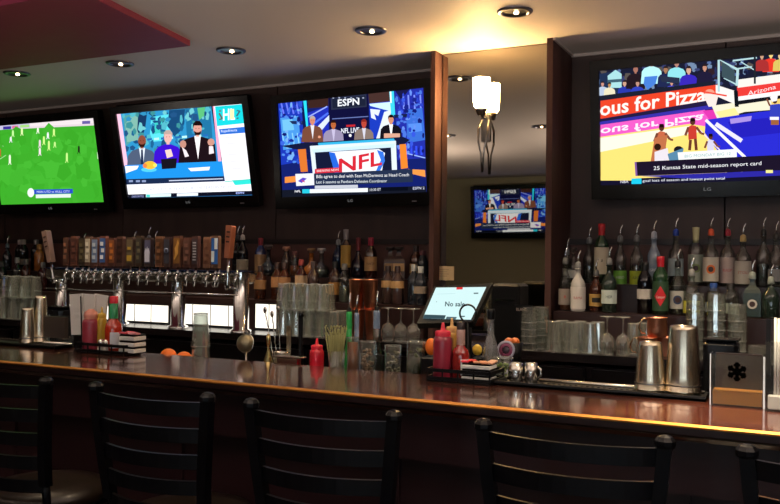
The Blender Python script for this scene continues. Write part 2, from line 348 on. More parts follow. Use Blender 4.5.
def draw_talk(S):
    S.full('3a86c8')
    S.poly([(115, 112), (245, 102), (248, 150), (120, 160)], '2c8fc4')
    S.poly([(124, 116), (140, 112), (142, 132), (127, 146)], '4f9a9a'); S.poly([(126, 124), (133, 114), (140, 118), (139, 140), (128, 142)], '7ab0a4')
    S.poly([(139, 112), (148, 112), (146, 128), (142, 140), (138, 130)], '16355c')
    for a, b in [((143, 128), (140, 150)), ((150, 112), (157, 118)), ((166, 112), (176, 128)), ((195, 108), (190, 130)), ((200, 108), (206, 130))]: S.line(a, b, 3, '14406c')
    S.poly([(152, 117), (170, 114), (172, 140), (150, 142)], '58d8e8'); S.poly([(155, 122), (166, 120), (166, 132), (154, 134)], '3cc8c0')
    S.poly([(170, 110), (186, 109), (184, 128), (176, 136), (168, 126)], '174672'); S.poly([(186, 108), (211, 106), (214, 150), (188, 145)], '1f6f9c')
    S.poly([(198, 108), (206, 107), (205, 116), (200, 120)], '58b878')
    speckle(S, [(122, 114), (209, 108), (213, 148), (126, 156)], ['2f8ab8', '1d5f8c', '4fb0c0', '205080', '6cc0c8', '3a8a90', '184a78'], 90, 3.2, 5)
    for i in range(9): x = 148+i*7; S.line((x, 139.5-i*.5), (x+5, 139-i*.5), 2.2, 'b8f0e8' if i % 2 else '2468b0')
    S.poly([(117.5, 113), (121.5, 113), (129, 165), (125, 166)], 'f8c0d8')
    S.poly([(212, 105), (216, 105), (224, 160), (220, 160)], '140c14'); S.poly([(213.5, 105), (216.8, 105), (224, 178), (221, 178)], 'f8a8c8')
    person(S, 143, 146, 11, '4c5a74', '8a4a38', 'dfe8f4', None, '1c2c4c', beard='2a1410', w=.95)
    person(S, 169, 142, 10.5, '3a10c8', 'e8b0a8', None, 'b8a098', w=.95)
    person(S, 198.5, 134, 11.5, '1c1016', 'd89a8c', 'fff6f8', '1a0c0c', beard='24100e', w=1.12)
    S.poly([(166, 150), (172, 149), (174, 156), (168, 158)], 'f0c8c0')
    S.ell(184, 144, 3.4, 4, 'c08878', 8); S.poly([(183, 147), (187, 150), (190, 156), (186, 157)], 'f0e0e4'); S.ell(212, 142, 3.6, 3.8, 'c89080', 8); S.poly([(210, 146), (214, 146), (215, 153), (210, 154)], 'f0e0e4')
    S.poly([(126, 165), (223, 161), (224, 178), (128, 181)], '1e8ee0'); S.poly([(126, 166), (140, 165.5), (138, 169), (127, 173)], 'f4f0fa')
    S.ell(150, 169.5, 8, 2.4, '50c8e8', 10); S.ell(151, 165, 6.5, 4.2, 'f0b838', 10); S.ell(146, 165.5, 2.2, 2.4, 'f08040', 8); S.ell(156, 165, 2, 2, 'f8e060', 8)
    S.poly([(162, 159), (178, 158), (177, 168), (163, 169)], '15131c'); S.poly([(189, 168), (211, 166.5), (210, 170), (192, 171)], 'f8f8ff')
    S.poly([(127, 179), (225, 176), (226, 183), (128, 184.5)], '182848'); S.line((170, 180.5), (224, 178.5), 1, 'c8d0e8')
    for x in (130, 137, 143): S.rect(x, 180, x+4, 182, '8898c0', -.03)
    S.poly([(215, 105.5), (246, 103), (255, 192), (128, 197), (127, 184.5), (226, 181)], 'f8f6ff')
    S.poly([(216, 106.5), (245, 104), (246.5, 123), (218, 126)], '18d0d8')
    S.text('?', (219.5, 110), (224, 110), 10, '606060', True); S.text('HL', (224, 109), (236, 108), 11.5, 'ffffff'); S.rect(231, 109, 235, 119, 'f8e8b0', -.05); S.text('?', (237, 110), (241.5, 109.5), 9, '406070')
    S.poly([(220, 129), (247, 126.5), (248, 132.5), (221, 134.5)], '2a6cd0'); S.text('Rojadirecta', (222, 129.8), (238, 128.4), 3.4, 'e8f0ff')
    for x, y in ((226, 137), (228, 143), (229, 154), (231, 161), (233, 168)): S.rect(x, y, x+9, y+.8, 'd4d4e8', -.04)
    S.poly([(233, 180), (253, 179), (253, 183.5), (236, 185)], '30dcd0'); S.line((226, 181.5), (252, 179), .8, '40c8b0')
    S.text('WHAT IS YOUR TEAM FOR THE SEASON NOW', (143, 188.5), (233, 185), 2.6, 'b0b8d8')
    S.poly([(129, 194.3), (254, 190.5), (254.5, 194.5), (130, 198.5)], '0e1020')
    S.text('DEPORTES', (133, 195.3), (145, 195), 2, 'a8b0e8'); S.rect(147, 194, 172, 197, 'd8f8f8', -.03); S.rect(147.5, 194.5, 151, 196.8, '40d0c8'); S.rect(178, 193.2, 199, 196, 'e8f4ff', -.03); S.text('ESPN', (237, 191.8), (245, 191.5), 2, 'a8b8ff')
def draw_studio(S):
    S.full('14206c')
    S.poly([(279, 101), (306, 99), (310, 160), (282, 165)], '1c38b8'); S.poly([(281, 118), (299, 116), (302, 148), (284, 150)], '4c9ae8'); S.poly([(283, 120), (293, 119), (295, 130), (284, 131)], '74c4f4')
    for x in (282, 287, 292, 297): S.line((x, 102), (x+2.5, 114), 1.6, '6c7cf8'); S.line((x+1, 133), (x+3, 145), 1.2, '8cd0ff')
    S.poly([(290, 121), (308, 121), (308, 125), (293, 124)], '1c2c5c')
    S.poly([(302, 99), (308, 98.5), (311, 160), (306, 160)], '101a50'); S.poly([(304, 98.5), (307, 98), (309, 127), (307, 127)], '2ce0ff')
    S.poly([(308, 97.5), (329, 96), (329, 107), (309, 108.5)], '3c2420'); S.poly([(308, 113), (329, 106), (330, 145), (311, 147)], '2030b8')
    S.line((309, 117), (328, 106.5), 1.2, '9cb0ff'); S.line((310, 127), (329, 113), 2, '4c70f0'); S.poly([(313, 132), (330, 115), (330, 121), (318, 136), (314, 140)], 'dce8ff')
    S.poly([(329, 95), (369, 92), (370, 142), (331, 145)], '10103a'); S.poly([(331.5, 97), (367, 94), (367.5, 107), (332, 110)], '2a3048'); S.poly([(333, 98.5), (366, 95.8), (366.3, 105.6), (333.5, 108.4)], '1c2238')
    S.text('ESPN', (338.5, 99.6), (360, 97.8), 7, 'f4f8ff')
    for x in range(333, 366, 6): S.ell(x+1, 98, 1.1, .8, 'a0a8c0', 6)
    S.line((333, 119), (369, 116.5), .9, '6878b8'); S.text('NFL LIVE', (342, 128.5), (360, 127.4), 5, 'f0f4ff'); S.rect(347, 125, 356, 127, 'c82830', -.05); S.ell(351, 135.5, 1.4, 1.6, 'f8f8ff', 8)
    S.ell(348, 91.5, 5.5, 1.8, 'f0a030', 10)
    S.poly([(369, 92.5), (390, 91), (391, 104), (370, 105)], '48302c')
    S.poly([(370, 103.5), (394, 101), (396, 141), (371, 142)], '1c3cc0'); S.poly([(370, 104), (392, 102), (394, 112), (371, 106)], 'd0f0ff'); S.poly([(371, 109), (381, 110), (379, 116), (375, 114), (377, 120), (372, 118)], 'e4ecff'); S.poly([(385, 112), (392, 110), (388, 142), (376, 142)], 'e8f0ff')
    S.poly([(390, 91), (394.5, 90.6), (396, 116), (392, 116)], '40d8f0'); S.poly([(390.5, 91), (392, 91), (392.5, 103), (391, 103)], 'ffffff')
    S.poly([(395, 90), (424.5, 88), (426, 158), (398, 160)], '2430a8'); S.poly([(396, 90), (410, 89.3), (402, 100)], '181848')
    for x in (404, 409, 415, 421): S.line((x, 95), (x+.6, 109), 1.6, '7c90ff')
    S.poly([(407, 110), (423, 108), (426, 140), (408, 143)], '3c70d8'); S.poly([(409, 124), (422, 123), (423, 131), (410, 133)], '5890f0'); S.poly([(394, 115), (412, 113.5), (409, 117), (396, 118)], '182048')
    for x in (407, 412, 417, 422): S.line((x, 146), (x+.3, 155), 2, '3450f8')
    S.line((406, 153), (426, 158), 1, '9cb8ff')
    speckle(S, [(281, 103), (302, 101), (306, 160), (284, 164)], ['2c50d0', '1a2c98', '5088e8', '3c68e0', '141c70', '78b0f0'], 60, 2.2, 2); speckle(S, [(397, 92), (423, 90), (425, 158), (399, 160)], ['2c44c8', '1a2488', '4c78e0', '3858e0', '141c70', '6890f0'], 70, 2.2, 3);
    # people
    person(S, 313.5, 124, 7, '7a4a38', 'd88a70', 'e8e8f0', 'b8a8a0', w=1.05)
    person(S, 334.5, 128, 6.8, '9a90b0', 'c06838', 'c8c0e0', '281410', w=1.05); person(S, 365, 127, 6.8, '8a7870', 'c04838', 'd8d8e8', '8a2820', w=1.0)
    person(S, 392, 123, 7.2, '14121c', 'd89070', 'ffffff', '180c0c', w=1.05)
    S.ell(320.5, 137, 1.6, 1.4, 'e8a080', 6); S.rect(385, 133.5, 401, 138, 'e0a890')
    # desk
    S.poly([(282, 146), (303, 143), (404, 137), (411, 140), (404, 145), (300, 150)], '141a3c'); S.poly([(319, 143), (395, 138.5), (396, 141), (320, 146.5)], '38b8e8')
    S.poly([(311, 146), (397, 140.8), (398, 170), (314, 174)], 'e4f0fc'); S.poly([(313, 149.5), (396, 143.5), (395, 148), (315, 154)], 'd0ecff')
    S.poly([(316, 152.5), (392, 147.5), (393, 170), (318, 174)], '141a38')
    S.poly([(299, 149.5), (307, 149), (309, 171.5), (302, 172)], 'e07830'); S.poly([(400.5, 144.5), (407, 144), (409, 168), (402, 169)], 'f08830'); S.rect(286, 177, 298, 183, 'f09040', -.1); S.poly([(409, 169), (426, 170), (426.5, 177), (411, 173.5)], 'f09848')
    S.poly([(330, 152), (380, 149), (386, 153), (383, 171), (338, 174)], 'f4f8ff'); S.poly([(330, 152), (336, 153), (343, 174), (336, 174)], '2868e0'); S.poly([(378, 150), (384.5, 152), (386, 161), (381, 171), (377, 171), (382, 160)], '3878e8')
    S.text('NFL', (340, 159), (383, 150.5), 14.5, 'd82838')
    # captions
    S.poly([(316, 169), (343, 167.3), (343, 172), (316, 173.5)], 'd82c40'); S.text('BREAKING NEWS', (318, 169.9), (340, 168.5), 2.2, 'fff0f0')
    S.poly([(315, 173.5), (413.5, 169), (414, 182), (315, 186)], '24304c')
    S.text('Bills agree to deal with Sean McDermott as Head Coach', (317.5, 175), (410, 173), 4.2, 'f8faff'); S.text('Last 6 seasons as Panthers Defensive Coordinator', (317.5, 180.6), (388, 179.3), 2.9, 'e8f0f8')
    S.poly([(296.5, 174), (315, 173.2), (315.5, 185), (297.5, 186)], 'eceef8'); S.poly([(299, 181), (304, 177.5), (308, 178.5), (303, 183)], '6048c8'); S.line((303, 180.5), (306, 182), 1, 'd84060')
    S.rect(316, 185.6, 359, 188.8, 'c8ccd8', -.02); S.poly([(283, 190), (427, 186), (427.5, 194), (283, 197.5)], '141826')
    S.text('NFL', (296, 190.3), (302, 190), 2.2, 'f0f0f8'); S.rect(303.5, 189.3, 369, 193.2, 'f0f6fc', -.02); S.rect(303.5, 189.2, 311, 193.3, '28c8e0', -.02); S.text('10:30 ET', (371, 188.5), (382, 188), 2.6, 'e8ecf8'); S.rect(383, 187.3, 409, 191, '080c18', -.02); S.text('ESPN 2', (414, 187), (425.5, 186.6), 2.6, 'e0e4ff')
def draw_basket(S):
    S.wide = True
    S.full('1a1c30')
    speckle(S, [(601, 72), (780, 54), (780, 80), (601, 98)], ['283058', '38406c', '181c38', '58504c', '5870a0', '302028', '7088a8'], 130, 3.4, 8)
    S.poly([(600, 74), (612, 72), (620, 88), (620, 94), (600, 96)], '203050'); S.poly([(608, 76), (616, 70), (622, 74), (622, 88), (609, 88)], 'a8dce0'); S.poly([(608, 80), (622, 79), (622, 82), (608, 83)], '406070')
    for x, y, s, c, k in [(603, 87, 5, 'b8c8e0', 'c89080'), (610, 88, 5, 'e8e0c0', 'b88858'), (625, 87, 6, '2838a8', 'd0a088'), (636, 74, 8, '241820', 'a87060'), (638, 87, 6, '3040b8', 'c09080'), (652, 67, 9, 'b8f0f4', 'c08878'), (666, 74, 7, '202850', 'a87858'), (677, 68, 8, '90e0e8', 'b08070'), (689, 75, 8, '3828b8', 'd8a890'), (705, 72, 7, '201c38', 'c89078'), (672, 86, 5, '4848c8', 'd09880'), (771, 59, 7, 'e83828', 'f0d080'), (762, 60, 6, 'a83030', 'd0a080'), (780, 60, 6, 'd8c060', 'e0c090')]:
        person(S, x, y-s*.2, s*.8, c, k, None, '2a1c1c')
    S.poly([(645, 77), (658, 76), (656, 84), (648, 90), (644, 84)], '4880d8'); S.poly([(660, 76), (680, 78), (680, 84), (662, 82)], '283048')
    S.poly([(600, 96), (716, 81), (716, 86), (600, 101)], '1c2030'); S.poly([(601, 101), (720, 84.5), (717, 99), (601, 119)], 'e84428')
    speckle(S, [(603, 140), (740, 118), (740, 178), (603, 180)], ['fde488', 'fbd468', 'fde89c'], 0, 4)
    S.text('ous for Pizza', (600.5, 102), (706, 87.2), 14.5, 'fff4ec')
    S.poly([(601, 119), (717, 99), (718, 106), (601, 125)], '221c40'); S.poly([(600, 122), (712, 105), (720, 108), (640, 119), (600, 125)], '3830a8')
    S.poly([(601, 125), (705, 110), (716, 126), (660, 131), (601, 136)], 'f060c8'); S.poly([(690, 112), (722, 109), (716, 130), (706, 122)], 'e038b0')
    S.poly([(601, 133), (700, 118), (716, 130), (730, 182), (601, 183)], 'fde078'); S.poly([(601, 138), (690, 126), (700, 132), (601, 152)], 'fdf4e0')
    S.poly([(601, 126), (703, 111), (716, 128), (690, 124), (601, 137)], 'ee5cc6'); S.text('ous for Pizza', (601, 128.5), (704, 114), 8, 'fdeaf6', True)
    S.poly([(712, 106), (780, 92), (780, 108), (745, 112), (718, 120)], 'f4ecd0'); S.poly([(716, 112), (735, 108), (740, 116), (722, 120)], 'f8e898'); S.poly([(770, 92), (781, 90), (781, 105), (772, 107)], 'f0cc70')
    S.poly([(706, 120), (760, 112), (781, 108), (781, 183), (740, 183), (705, 133)], '2a2cd0'); S.poly([(728, 122), (781, 114), (781, 130), (736, 138)], '2420b8')
    S.line((706, 120), (748, 160), 3, 'f4f0f8'); S.line((716, 124), (742, 141), 4.2, 'e8e4fc'); S.line((700, 130), (748, 178), 1.2, 'f0e0f0')
    S.poly([(730, 119), (752, 116), (751, 121), (731, 124)], 'a890e0')
    # hoop and stand
    S.poly([(716, 85), (738, 92), (739, 106), (716, 96)], 'f8f0ec'); S.poly([(737, 87), (781, 78), (781, 85), (738, 98)], 'e83c38'); S.poly([(737, 97), (781, 86.5), (781, 91), (738, 101)], 'f4f4f8'); S.text('Arizona', (748, 91.5), (776, 84.5), 4.5, 'fff0f0')
    S.poly([(737, 80), (781, 70), (781, 78), (738, 88)], 'f0ece4'); S.poly([(738, 101), (781, 91.5), (781, 94), (738, 105)], '14141c'); S.poly([(734, 91), (738, 91), (739, 107), (735, 107)], '10141c')
    for a, b, w in [((719, 58), (719, 92), 2.2), ((720, 59), (738, 70), 2.6), ((738, 69), (737, 86), 2.6), ((724, 78), (737, 85), 1.4), ((738, 69), (752, 67), 1.4), ((733, 61), (757, 58), 1.6), ((741, 62), (754, 70), 1), ((755, 50), (755, 84), 2)]: S.line(a, b, w, 'b4d8dc' if a[0] != 755 else '20242c')
    S.poly([(722, 62), (735, 71), (735, 83), (722, 77)], '3c5058')
    S.ell(710, 93, 5, 3.6, 'f8a088', 12); S.poly([(703, 94), (719, 94), (716, 106), (709, 107)], 'f8e4dc'); S.line((704, 92), (727, 96), 1.6, 'e84838')
    # players
    def pl(x, y, k, jersey, legs=True):
        S.ell(x, y, 2.6*k, 3.2*k, '5a3024', 10); S.poly([(x-2.6*k, y-.5*k), (x-2*k, y-3.8*k), (x+2*k, y-3.8*k), (x+2.6*k, y-.5*k)], '1c0e0c')
        S.poly([(x-4.5*k, y+5*k), (x-1*k, y+3*k), (x+3.5*k, y+4*k), (x+4*k, y+16*k), (x-4*k, y+17*k)], jersey)
        S.line((x-4*k, y+5*k), (x-7*k, y+13*k), 2.4*k, '7a4432'); S.line((x+3.5*k, y+5*k), (x+8*k, y+11*k), 2.4*k, '7a4432'); S.line((x+8*k, y+11*k), (x+11*k, y+11.5*k), 2*k, '7a4432')
        if legs: S.line((x-2*k, y+17*k), (x-3*k, y+27*k), 2.8*k, '6a3828'); S.line((x+2.5*k, y+16*k), (x+3.5*k, y+27*k), 2.8*k, '6a3828')
    pl(693, 122, 1.05, 'c83c30'); pl(662, 128, 1.05, 'c86848'); S.poly([(655, 138), (668, 135), (664, 162), (651, 162)], 'c07048'); pl(711, 137, .85, 'd8d4e8')
    S.ell(658, 147, 3.5, 3.5, '2c1810', 10); S.ell(679, 150, 5, 4, '1c1a20', 10); S.poly([(655, 152), (668, 148), (670, 160), (655, 162)], 'e8e0e8'); S.poly([(668, 154), (684, 148), (682, 160), (670, 162)], '5888a8')
    S.ell(775, 101, 2.4, 3, '4a2c24', 8); S.poly([(770, 105), (779, 104), (780, 117), (770, 118)], '3440b8'); S.poly([(770, 117), (779, 117), (779, 120), (770, 120)], 'f0f0ff'); S.line((770, 106), (767, 99), 1.8, '7a4432'); S.rect(771, 120, 779, 125, 'a06038'); S.poly([(770, 97), (778, 95), (777, 101), (772, 102)], 'f0f0f4')
    # captions
    S.poly([(678, 152.5), (737, 149), (737, 157), (679, 160.5)], 'f4f8f4'); S.text('BIG MONDAY BIG 12', (685, 154.8), (731, 152), 3, '88b0b8')
    S.poly([(635, 162), (781, 155), (781, 171), (636, 176)], '1c1428'); S.poly([(635, 162), (637, 162), (638, 176), (636, 176)], '8058a0')
    S.text('25 Kansas State mid-season report card', (654, 166.3), (761.5, 161.2), 5, 'fbfbff')
    S.poly([(600, 180), (781, 172), (781, 182), (601, 187)], '14122a'); S.poly([(640, 176), (781, 171), (781, 176), (700, 179)], '2c28a0'); S.rect(766, 170, 773, 173, 'f0e890'); S.rect(600, 176, 636, 180.5, 'fde078')
    S.text('NBA', (621, 180.5), (629, 180.2), 2.6, 'f0f0ff'); S.rect(632, 178.5, 642, 184, '20c8e8', -.02); S.text('goal loss of season and lowest point total', (643, 179.4), (725, 176.8), 3.4, 'f0f4ff')

TVY = 4.45
tv_specs = dict(
 tv1=((-5.09, TVY, 2.192), .02, .19, 1.078), tv2=((-3.776, TVY, 2.205), .029, .222, 1.06),
 tv3=((-2.479, TVY, 2.190), -.075, .095, 1.067), tv4=((-.422, TVY, 2.205), -.012, .106, 1.072))
television('television at far left showing a green soccer match', *tv_specs['tv1'], draw_soccer, .8)
television('television showing three seated men at a blue desk', *tv_specs['tv2'], draw_talk, .95)
_, scr3 = television('television left of the mirror showing a football studio desk with four presenters', *tv_specs['tv3'], draw_studio, .85)
television('television right of the mirror showing a basketball game with red pizza banner', *tv_specs['tv4'], draw_basket, .85)
p = atY(511, 211, 2*MY-RY-.13)
television('distant television on the rear wall, seen reflected in the mirror', (p.x, RY+.13, p.z), R(180), R(5), 1.063, None, .85, False, scr3)

# ------------------------------------------------------------------ ceiling downlights and added fill lamps
def downlight():
    t = thing('downlight', '', 'ceiling light', group='recessed ceiling lights')
    mb = MB(); mb.lathe([(.056, -.002), (.060, -.010), (.076, -.009), (.082, -.004), (.082, 0)], 28); mb.build('trim_ring', mat('downlight_ring', '6f6c74', .3, 1), t)
    mb = MB(); mb.lathe([(.056, -.002), (.03, -.001), (0, -.0005)], 24); mb.build('baffle', mat('baffle_dark', '3b3a40', .3, .8), t)
    mb = MB(); mb.ball((.006, 0, -.008), .012, (1, 1, .6), seg=12, rings=8); mb.build('bulb', emis('downlight_bulb', 'ffd9a0', 14), t)
    return t
dl = [((17, 73), 'far left recessed ceiling light over the soccer television'), ((120, 63), 'recessed ceiling light under the red ceiling panel edge, second from left'), ((231, 50), 'recessed ceiling light right of the red panel tip'),
      ((371, 30), 'recessed ceiling light above the football studio television'), ((515, 11), 'recessed ceiling light highest in view, above the sconce mirror')]
for (x, y), l in dl:
    q = atZ(x, y, CEIL); put('dl', downlight, l, (q.x, q.y, CEIL-.001))
for (x, y), l in [((447, 135), 'warm ceiling light behind the bar stools, reflected at left of mirror'), ((541, 126), 'warm ceiling light behind the bar stools, reflected at right of mirror')]:
    q = atZ(x, y, CEIL); q.y = 2*MY-q.y; put('dl', downlight, l, (q.x, q.y, CEIL-.001))
def spot(x, y, e, size=1.2, col=(1, .78, .5), blend=.6):
    ld = bpy.data.lights.new('downlight_and_fill_beam', 'SPOT'); ld.energy = e; ld.spot_size = size; ld.spot_blend = blend; ld.color = col; ld.shadow_soft_size = .03
    o = bpy.data.objects.new('downlight_and_fill_beam', ld); C.objects.link(o); o.location = (x, y, CEIL-.05)
for (x, y), l in dl:
    q = atZ(x, y, CEIL); spot(q.x, q.y, 50)
qa = atZ(737, 407, 1.07); spot(qa.x-.02, qa.y-.34, 300, .6); spot(-.42, 2.5, 25); spot(-.35, 3.66, 60); spot(.45, 3.64, 60); spot(-1.7, 2.62, 18); spot(-3.0, 2.6, 16); spot(-4.3, 2.6, 16)  # added unseen spots, without fixtures, to brighten caddy, counter and right bottles
for x_ in (-5.2, -3.6, -2.2, -.6, .9): spot(x_, .9, 8, 1.6); spot(x_, -1.2, 9, 1.6)  # more added spots without fixtures, filling the rear of the room
for x_, y_, e_ in ((-6.0, 1.2, 15), (-3.6, .6, 20), (-1.2, .9, 34), (1.2, 1.6, 55)):   # unseen upward lamps added to brighten the ceiling
    ld = bpy.data.lights.new('ceiling_fill', 'AREA'); ld.shape = 'DISK'; ld.size = .5; ld.energy = e_; ld.color = (1, .86, .74)
    o = bpy.data.objects.new('ceiling_fill', ld); C.objects.link(o); o.location = (x_, y_, 1.75); o.rotation_euler = (R(180), 0, 0)

# ------------------------------------------------------------------ sconce
sp = atY(486, 150, MY); topz = atY(486, 78, MY-.08).z; midz = atY(486, 109, MY-.08).z; lowz = atY(488, 172, MY-.06).z
t = thing('wall_sconce', 'lit wall sconce with frosted glass shade mounted on the mirror', 'wall lamp', (sp.x, MY-.001, midz))
mb = MB(); mb.box((0, -.008, -.09), (.05, .014, .15), bev=.004); mb.build('backplate', STEEL_D, t)
mb = MB()
for sx in (-1, 1):
    mb.tube([(sx*.02, -.012, -.05), (sx*.026, -.05, -.10), (sx*.022, -.062, -.17), (sx*.008, -.06, -.23), (sx*.003, -.055, lowz-midz)], [.006, .006, .006, .005, .005], 8)
mb.build('scroll_arms', STEEL_D, t)
mb = MB(); mb.lathe([(0, -.035), (.02, -.033), (.03, -.01), (.034, 0), (.03, .006), (0, .006)], 20, (0, -.08, 0)); mb.tube([(0, -.012, -.04), (0, -.05, -.04), (0, -.08, -.03)], .007); mb.build('cup', STEEL_D, t)
hs = topz-midz
mb = MB(); mb.lathe([(.030, .006), (.040, .02), (.044, .05), (.046, hs)], 28, (0, -.08, 0)); mb.lathe([(.044, hs), (.042, .05), (.036, .02), (.0, .008)], 28, (0, -.08, 0))
mb.build('lamp_shade', emis('frosted_shade_glow', 'ffce86', 130), t)

# note card on the mirror
a = atY(432, 266, MY-.01); b = atY(453.5, 280.5, MY-.01)
t = thing('note_card', 'small cream paper note stuck at the bottom left of the mirror', 'note', ((a.x+b.x)/2, MY-.004, (a.z+b.z)/2))
mb = MB(); mb.box((0, 0, 0), (b.x-a.x, .003, a.z-b.z)); mb.build('card', mat('cream_paper', 'b59c78', .8), t)
mb = MB()
for k in range(4): mb.box((-.01, -.002, .02-k*.012), (.09-.02*(k % 2), .001, .003))
mb.build('handwriting', mat('faint_ink', '86715a', .8), t)

# ------------------------------------------------------------------ bar counter
CT = 1.07; CF, CB = 2.32, 2.84
t = thing('bar_counter', 'long glossy red-brown wooden bar counter with a gold lit front edge', 'bar counter', (-2.5, (CF+CB)/2, 0))
x0, x1 = -5.2-1.0, 1.9
def P(mb, name, m): o = mb.build(name, m, t); o.location = (2.5, -(CF+CB)/2, 0); return o
prof = [(CF+.05, CT-.055), (CF+.04, CT-.042), (CF+.006, CT-.034), (CF, CT-.028), (CF, CT-.010), (CF+.003, CT-.003), (CF+.008, CT), (CB-.004, CT), (CB, CT-.004), (CB, CT-.055)]
mb = MB(); n = len(prof); mb.add([(x0, y, z) for y, z in prof]+[(x1, y, z) for y, z in prof], [tuple(range(n)), tuple(range(2*n-1, n-1, -1))]+[(i, i+n, (i+1) % n+n, (i+1) % n) for i in range(n)], False)
topm = mat('varnished_bar_top', '4a241c', .2, coat=1, noise='5f3224', scale=5, stretch=(.35, 4, 4), bump=.015)
topm.node_tree.nodes['Principled BSDF'].inputs['Coat Roughness'].default_value = .09
mb.m = [1 if (len(f) == 4 and all(mb.v[i][1] < CF+.0405 and mb.v[i][2] < CT-.002 for i in f)) else 0 for f in mb.f]
P(mb, 'countertop', [topm, mat('shaded_nosing', '1c0a0c', .4)])  # shade put into the nosing colour so it doesn't catch light
mb = MB(); pf = [(CF-.001, CT-.010), (CF-.001, CT-.005), (CF+.004, CT+.0008), (CF+.009, CT+.0008), (CF+.009, CT-.003), (CF+.004, CT-.010)]; n = 6
mb.add([(x0, y, z) for y, z in pf]+[(x1, y, z) for y, z in pf], [tuple(range(n)), tuple(range(2*n-1, n-1, -1))]+[(i, i+n, (i+1) % n+n, (i+1) % n) for i in range(n)], False); P(mb, 'highlight_strip', mat('gold_highlight', 'd8944a', .3, 1))  # added gold strip stands in for the highlight along the counter's rounded edge
apron = mat('dark_mahogany', '200c10', .4, noise='281216', scale=5, stretch=(.4, 3, 3))
mb = MB(); mb.box(((x0+x1)/2, CF+.10, CT-.13), (x1-x0, .06, .15)); P(mb, 'apron', apron)
mb = MB(); mb.box(((x0+x1)/2, CF+.17, .45), (x1-x0, .05, .9))
for k in range(9): mb.box((x0+.5+k*.9, CF+.14, .5), (.06, .02, .7))
P(mb, 'front_panel', apron)
mb = MB(); mb.box(((x0+x1)/2, CB-.02, .5), (x1-x0, .03, 1.0)); P(mb, 'rear_panel', BLACK)
mb = MB(); mb.box(((x0+x1)/2, CB+.17, .965), (x1-x0, .30, .03)); mb.box(((x0+x1)/2, CB+.315, .985), (x1-x0, .012, .05)); P(mb, 'speed_rail_shelf', mat('dull_steel_shelf', '3a3838', .4, .9))
LEDGE = .98

# back bar
BT = 1.06; BF = 3.90
t = thing('back_bar', 'dark back bar cabinet run below the bottle shelves', 'cabinet', (-2.5, (BF+WY)/2, 0))
def P(mb, name, m): o = mb.build(name, m, t); o.location = (2.5, -(BF+WY)/2, 0); return o
bbw = mat('back_bar_laminate', '171113', .25, scale=8)
mb = MB(); mb.box(((XL+XR)/2, (BF+WY)/2-.006, BT-.02), (XR-XL-.02, WY-BF-.012, .04), bev=.006)
# top is cut round the pier by standing in front of it
mb = MB(); pa, pb = pxl-.003, pxr2+.003
for a, b, y in ((XL+.01, pa, WY-.012), (pa, pb, PY_-.003), (pb, XR-.01, WY-.012)): mb.box(((a+b)/2, (BF+y)/2, BT-.02), (b-a, y-BF, .04))
P(mb, 'worktop', bbw)
mb = MB(); mb.box(((XL+XR)/2, BF+.14, .5), (XR-XL-.1, .22, 1.0)); P(mb, 'carcass', bbw)
k = 0; x = XL+.3
while x < XR-.8:
    mb = MB(); mb.box((x+.38, BF+.022, .48), (.74, .02, .72)); d = P(mb, 'cabinet_door', mat('cabinet_black', '100c0e', .3))
    mb = MB(); mb.tube([(x+.06, BF+.0, .6), (x+.06, BF-.015, .62), (x+.06, BF-.015, .72), (x+.06, BF, .74)], .005); h = mb.build('door_handle', STEEL_D, d)
    mb = MB(); mb.box((x+.38, BF+.022, .93), (.74, .02, .12)); P(mb, 'drawer', MATS['cabinet_black'])
    x += .78
# stepped bottle shelf
S1Z, S1Y, S2Z, S2Y = 1.24, 4.26, 1.38, 4.43
def riser(label, a, b):
    t = thing('bottle_riser', label, 'shelf', ((a+b)/2, 4.45, BT+.001), 0, 'stepped bottle shelves')
    L = b-a
    mb = MB(); mb.box((0, -.19, (S1Z-BT)/2), (L, .16, S1Z-BT-.002)); mb.build('lower_step', mat('step_wood', '2a1a1a', .3), t)
    mb = MB(); mb.box((0, -.02, (S2Z-BT)/2), (L, .17, S2Z-BT-.002)); mb.build('upper_step', MATS['step_wood'], t)
riser('stepped dark bottle shelf behind the taps and glasses left of the mirror', -6.6, pxl-.02)
riser('stepped dark bottle shelf under the basketball television', pxr2+.02, 1.2)

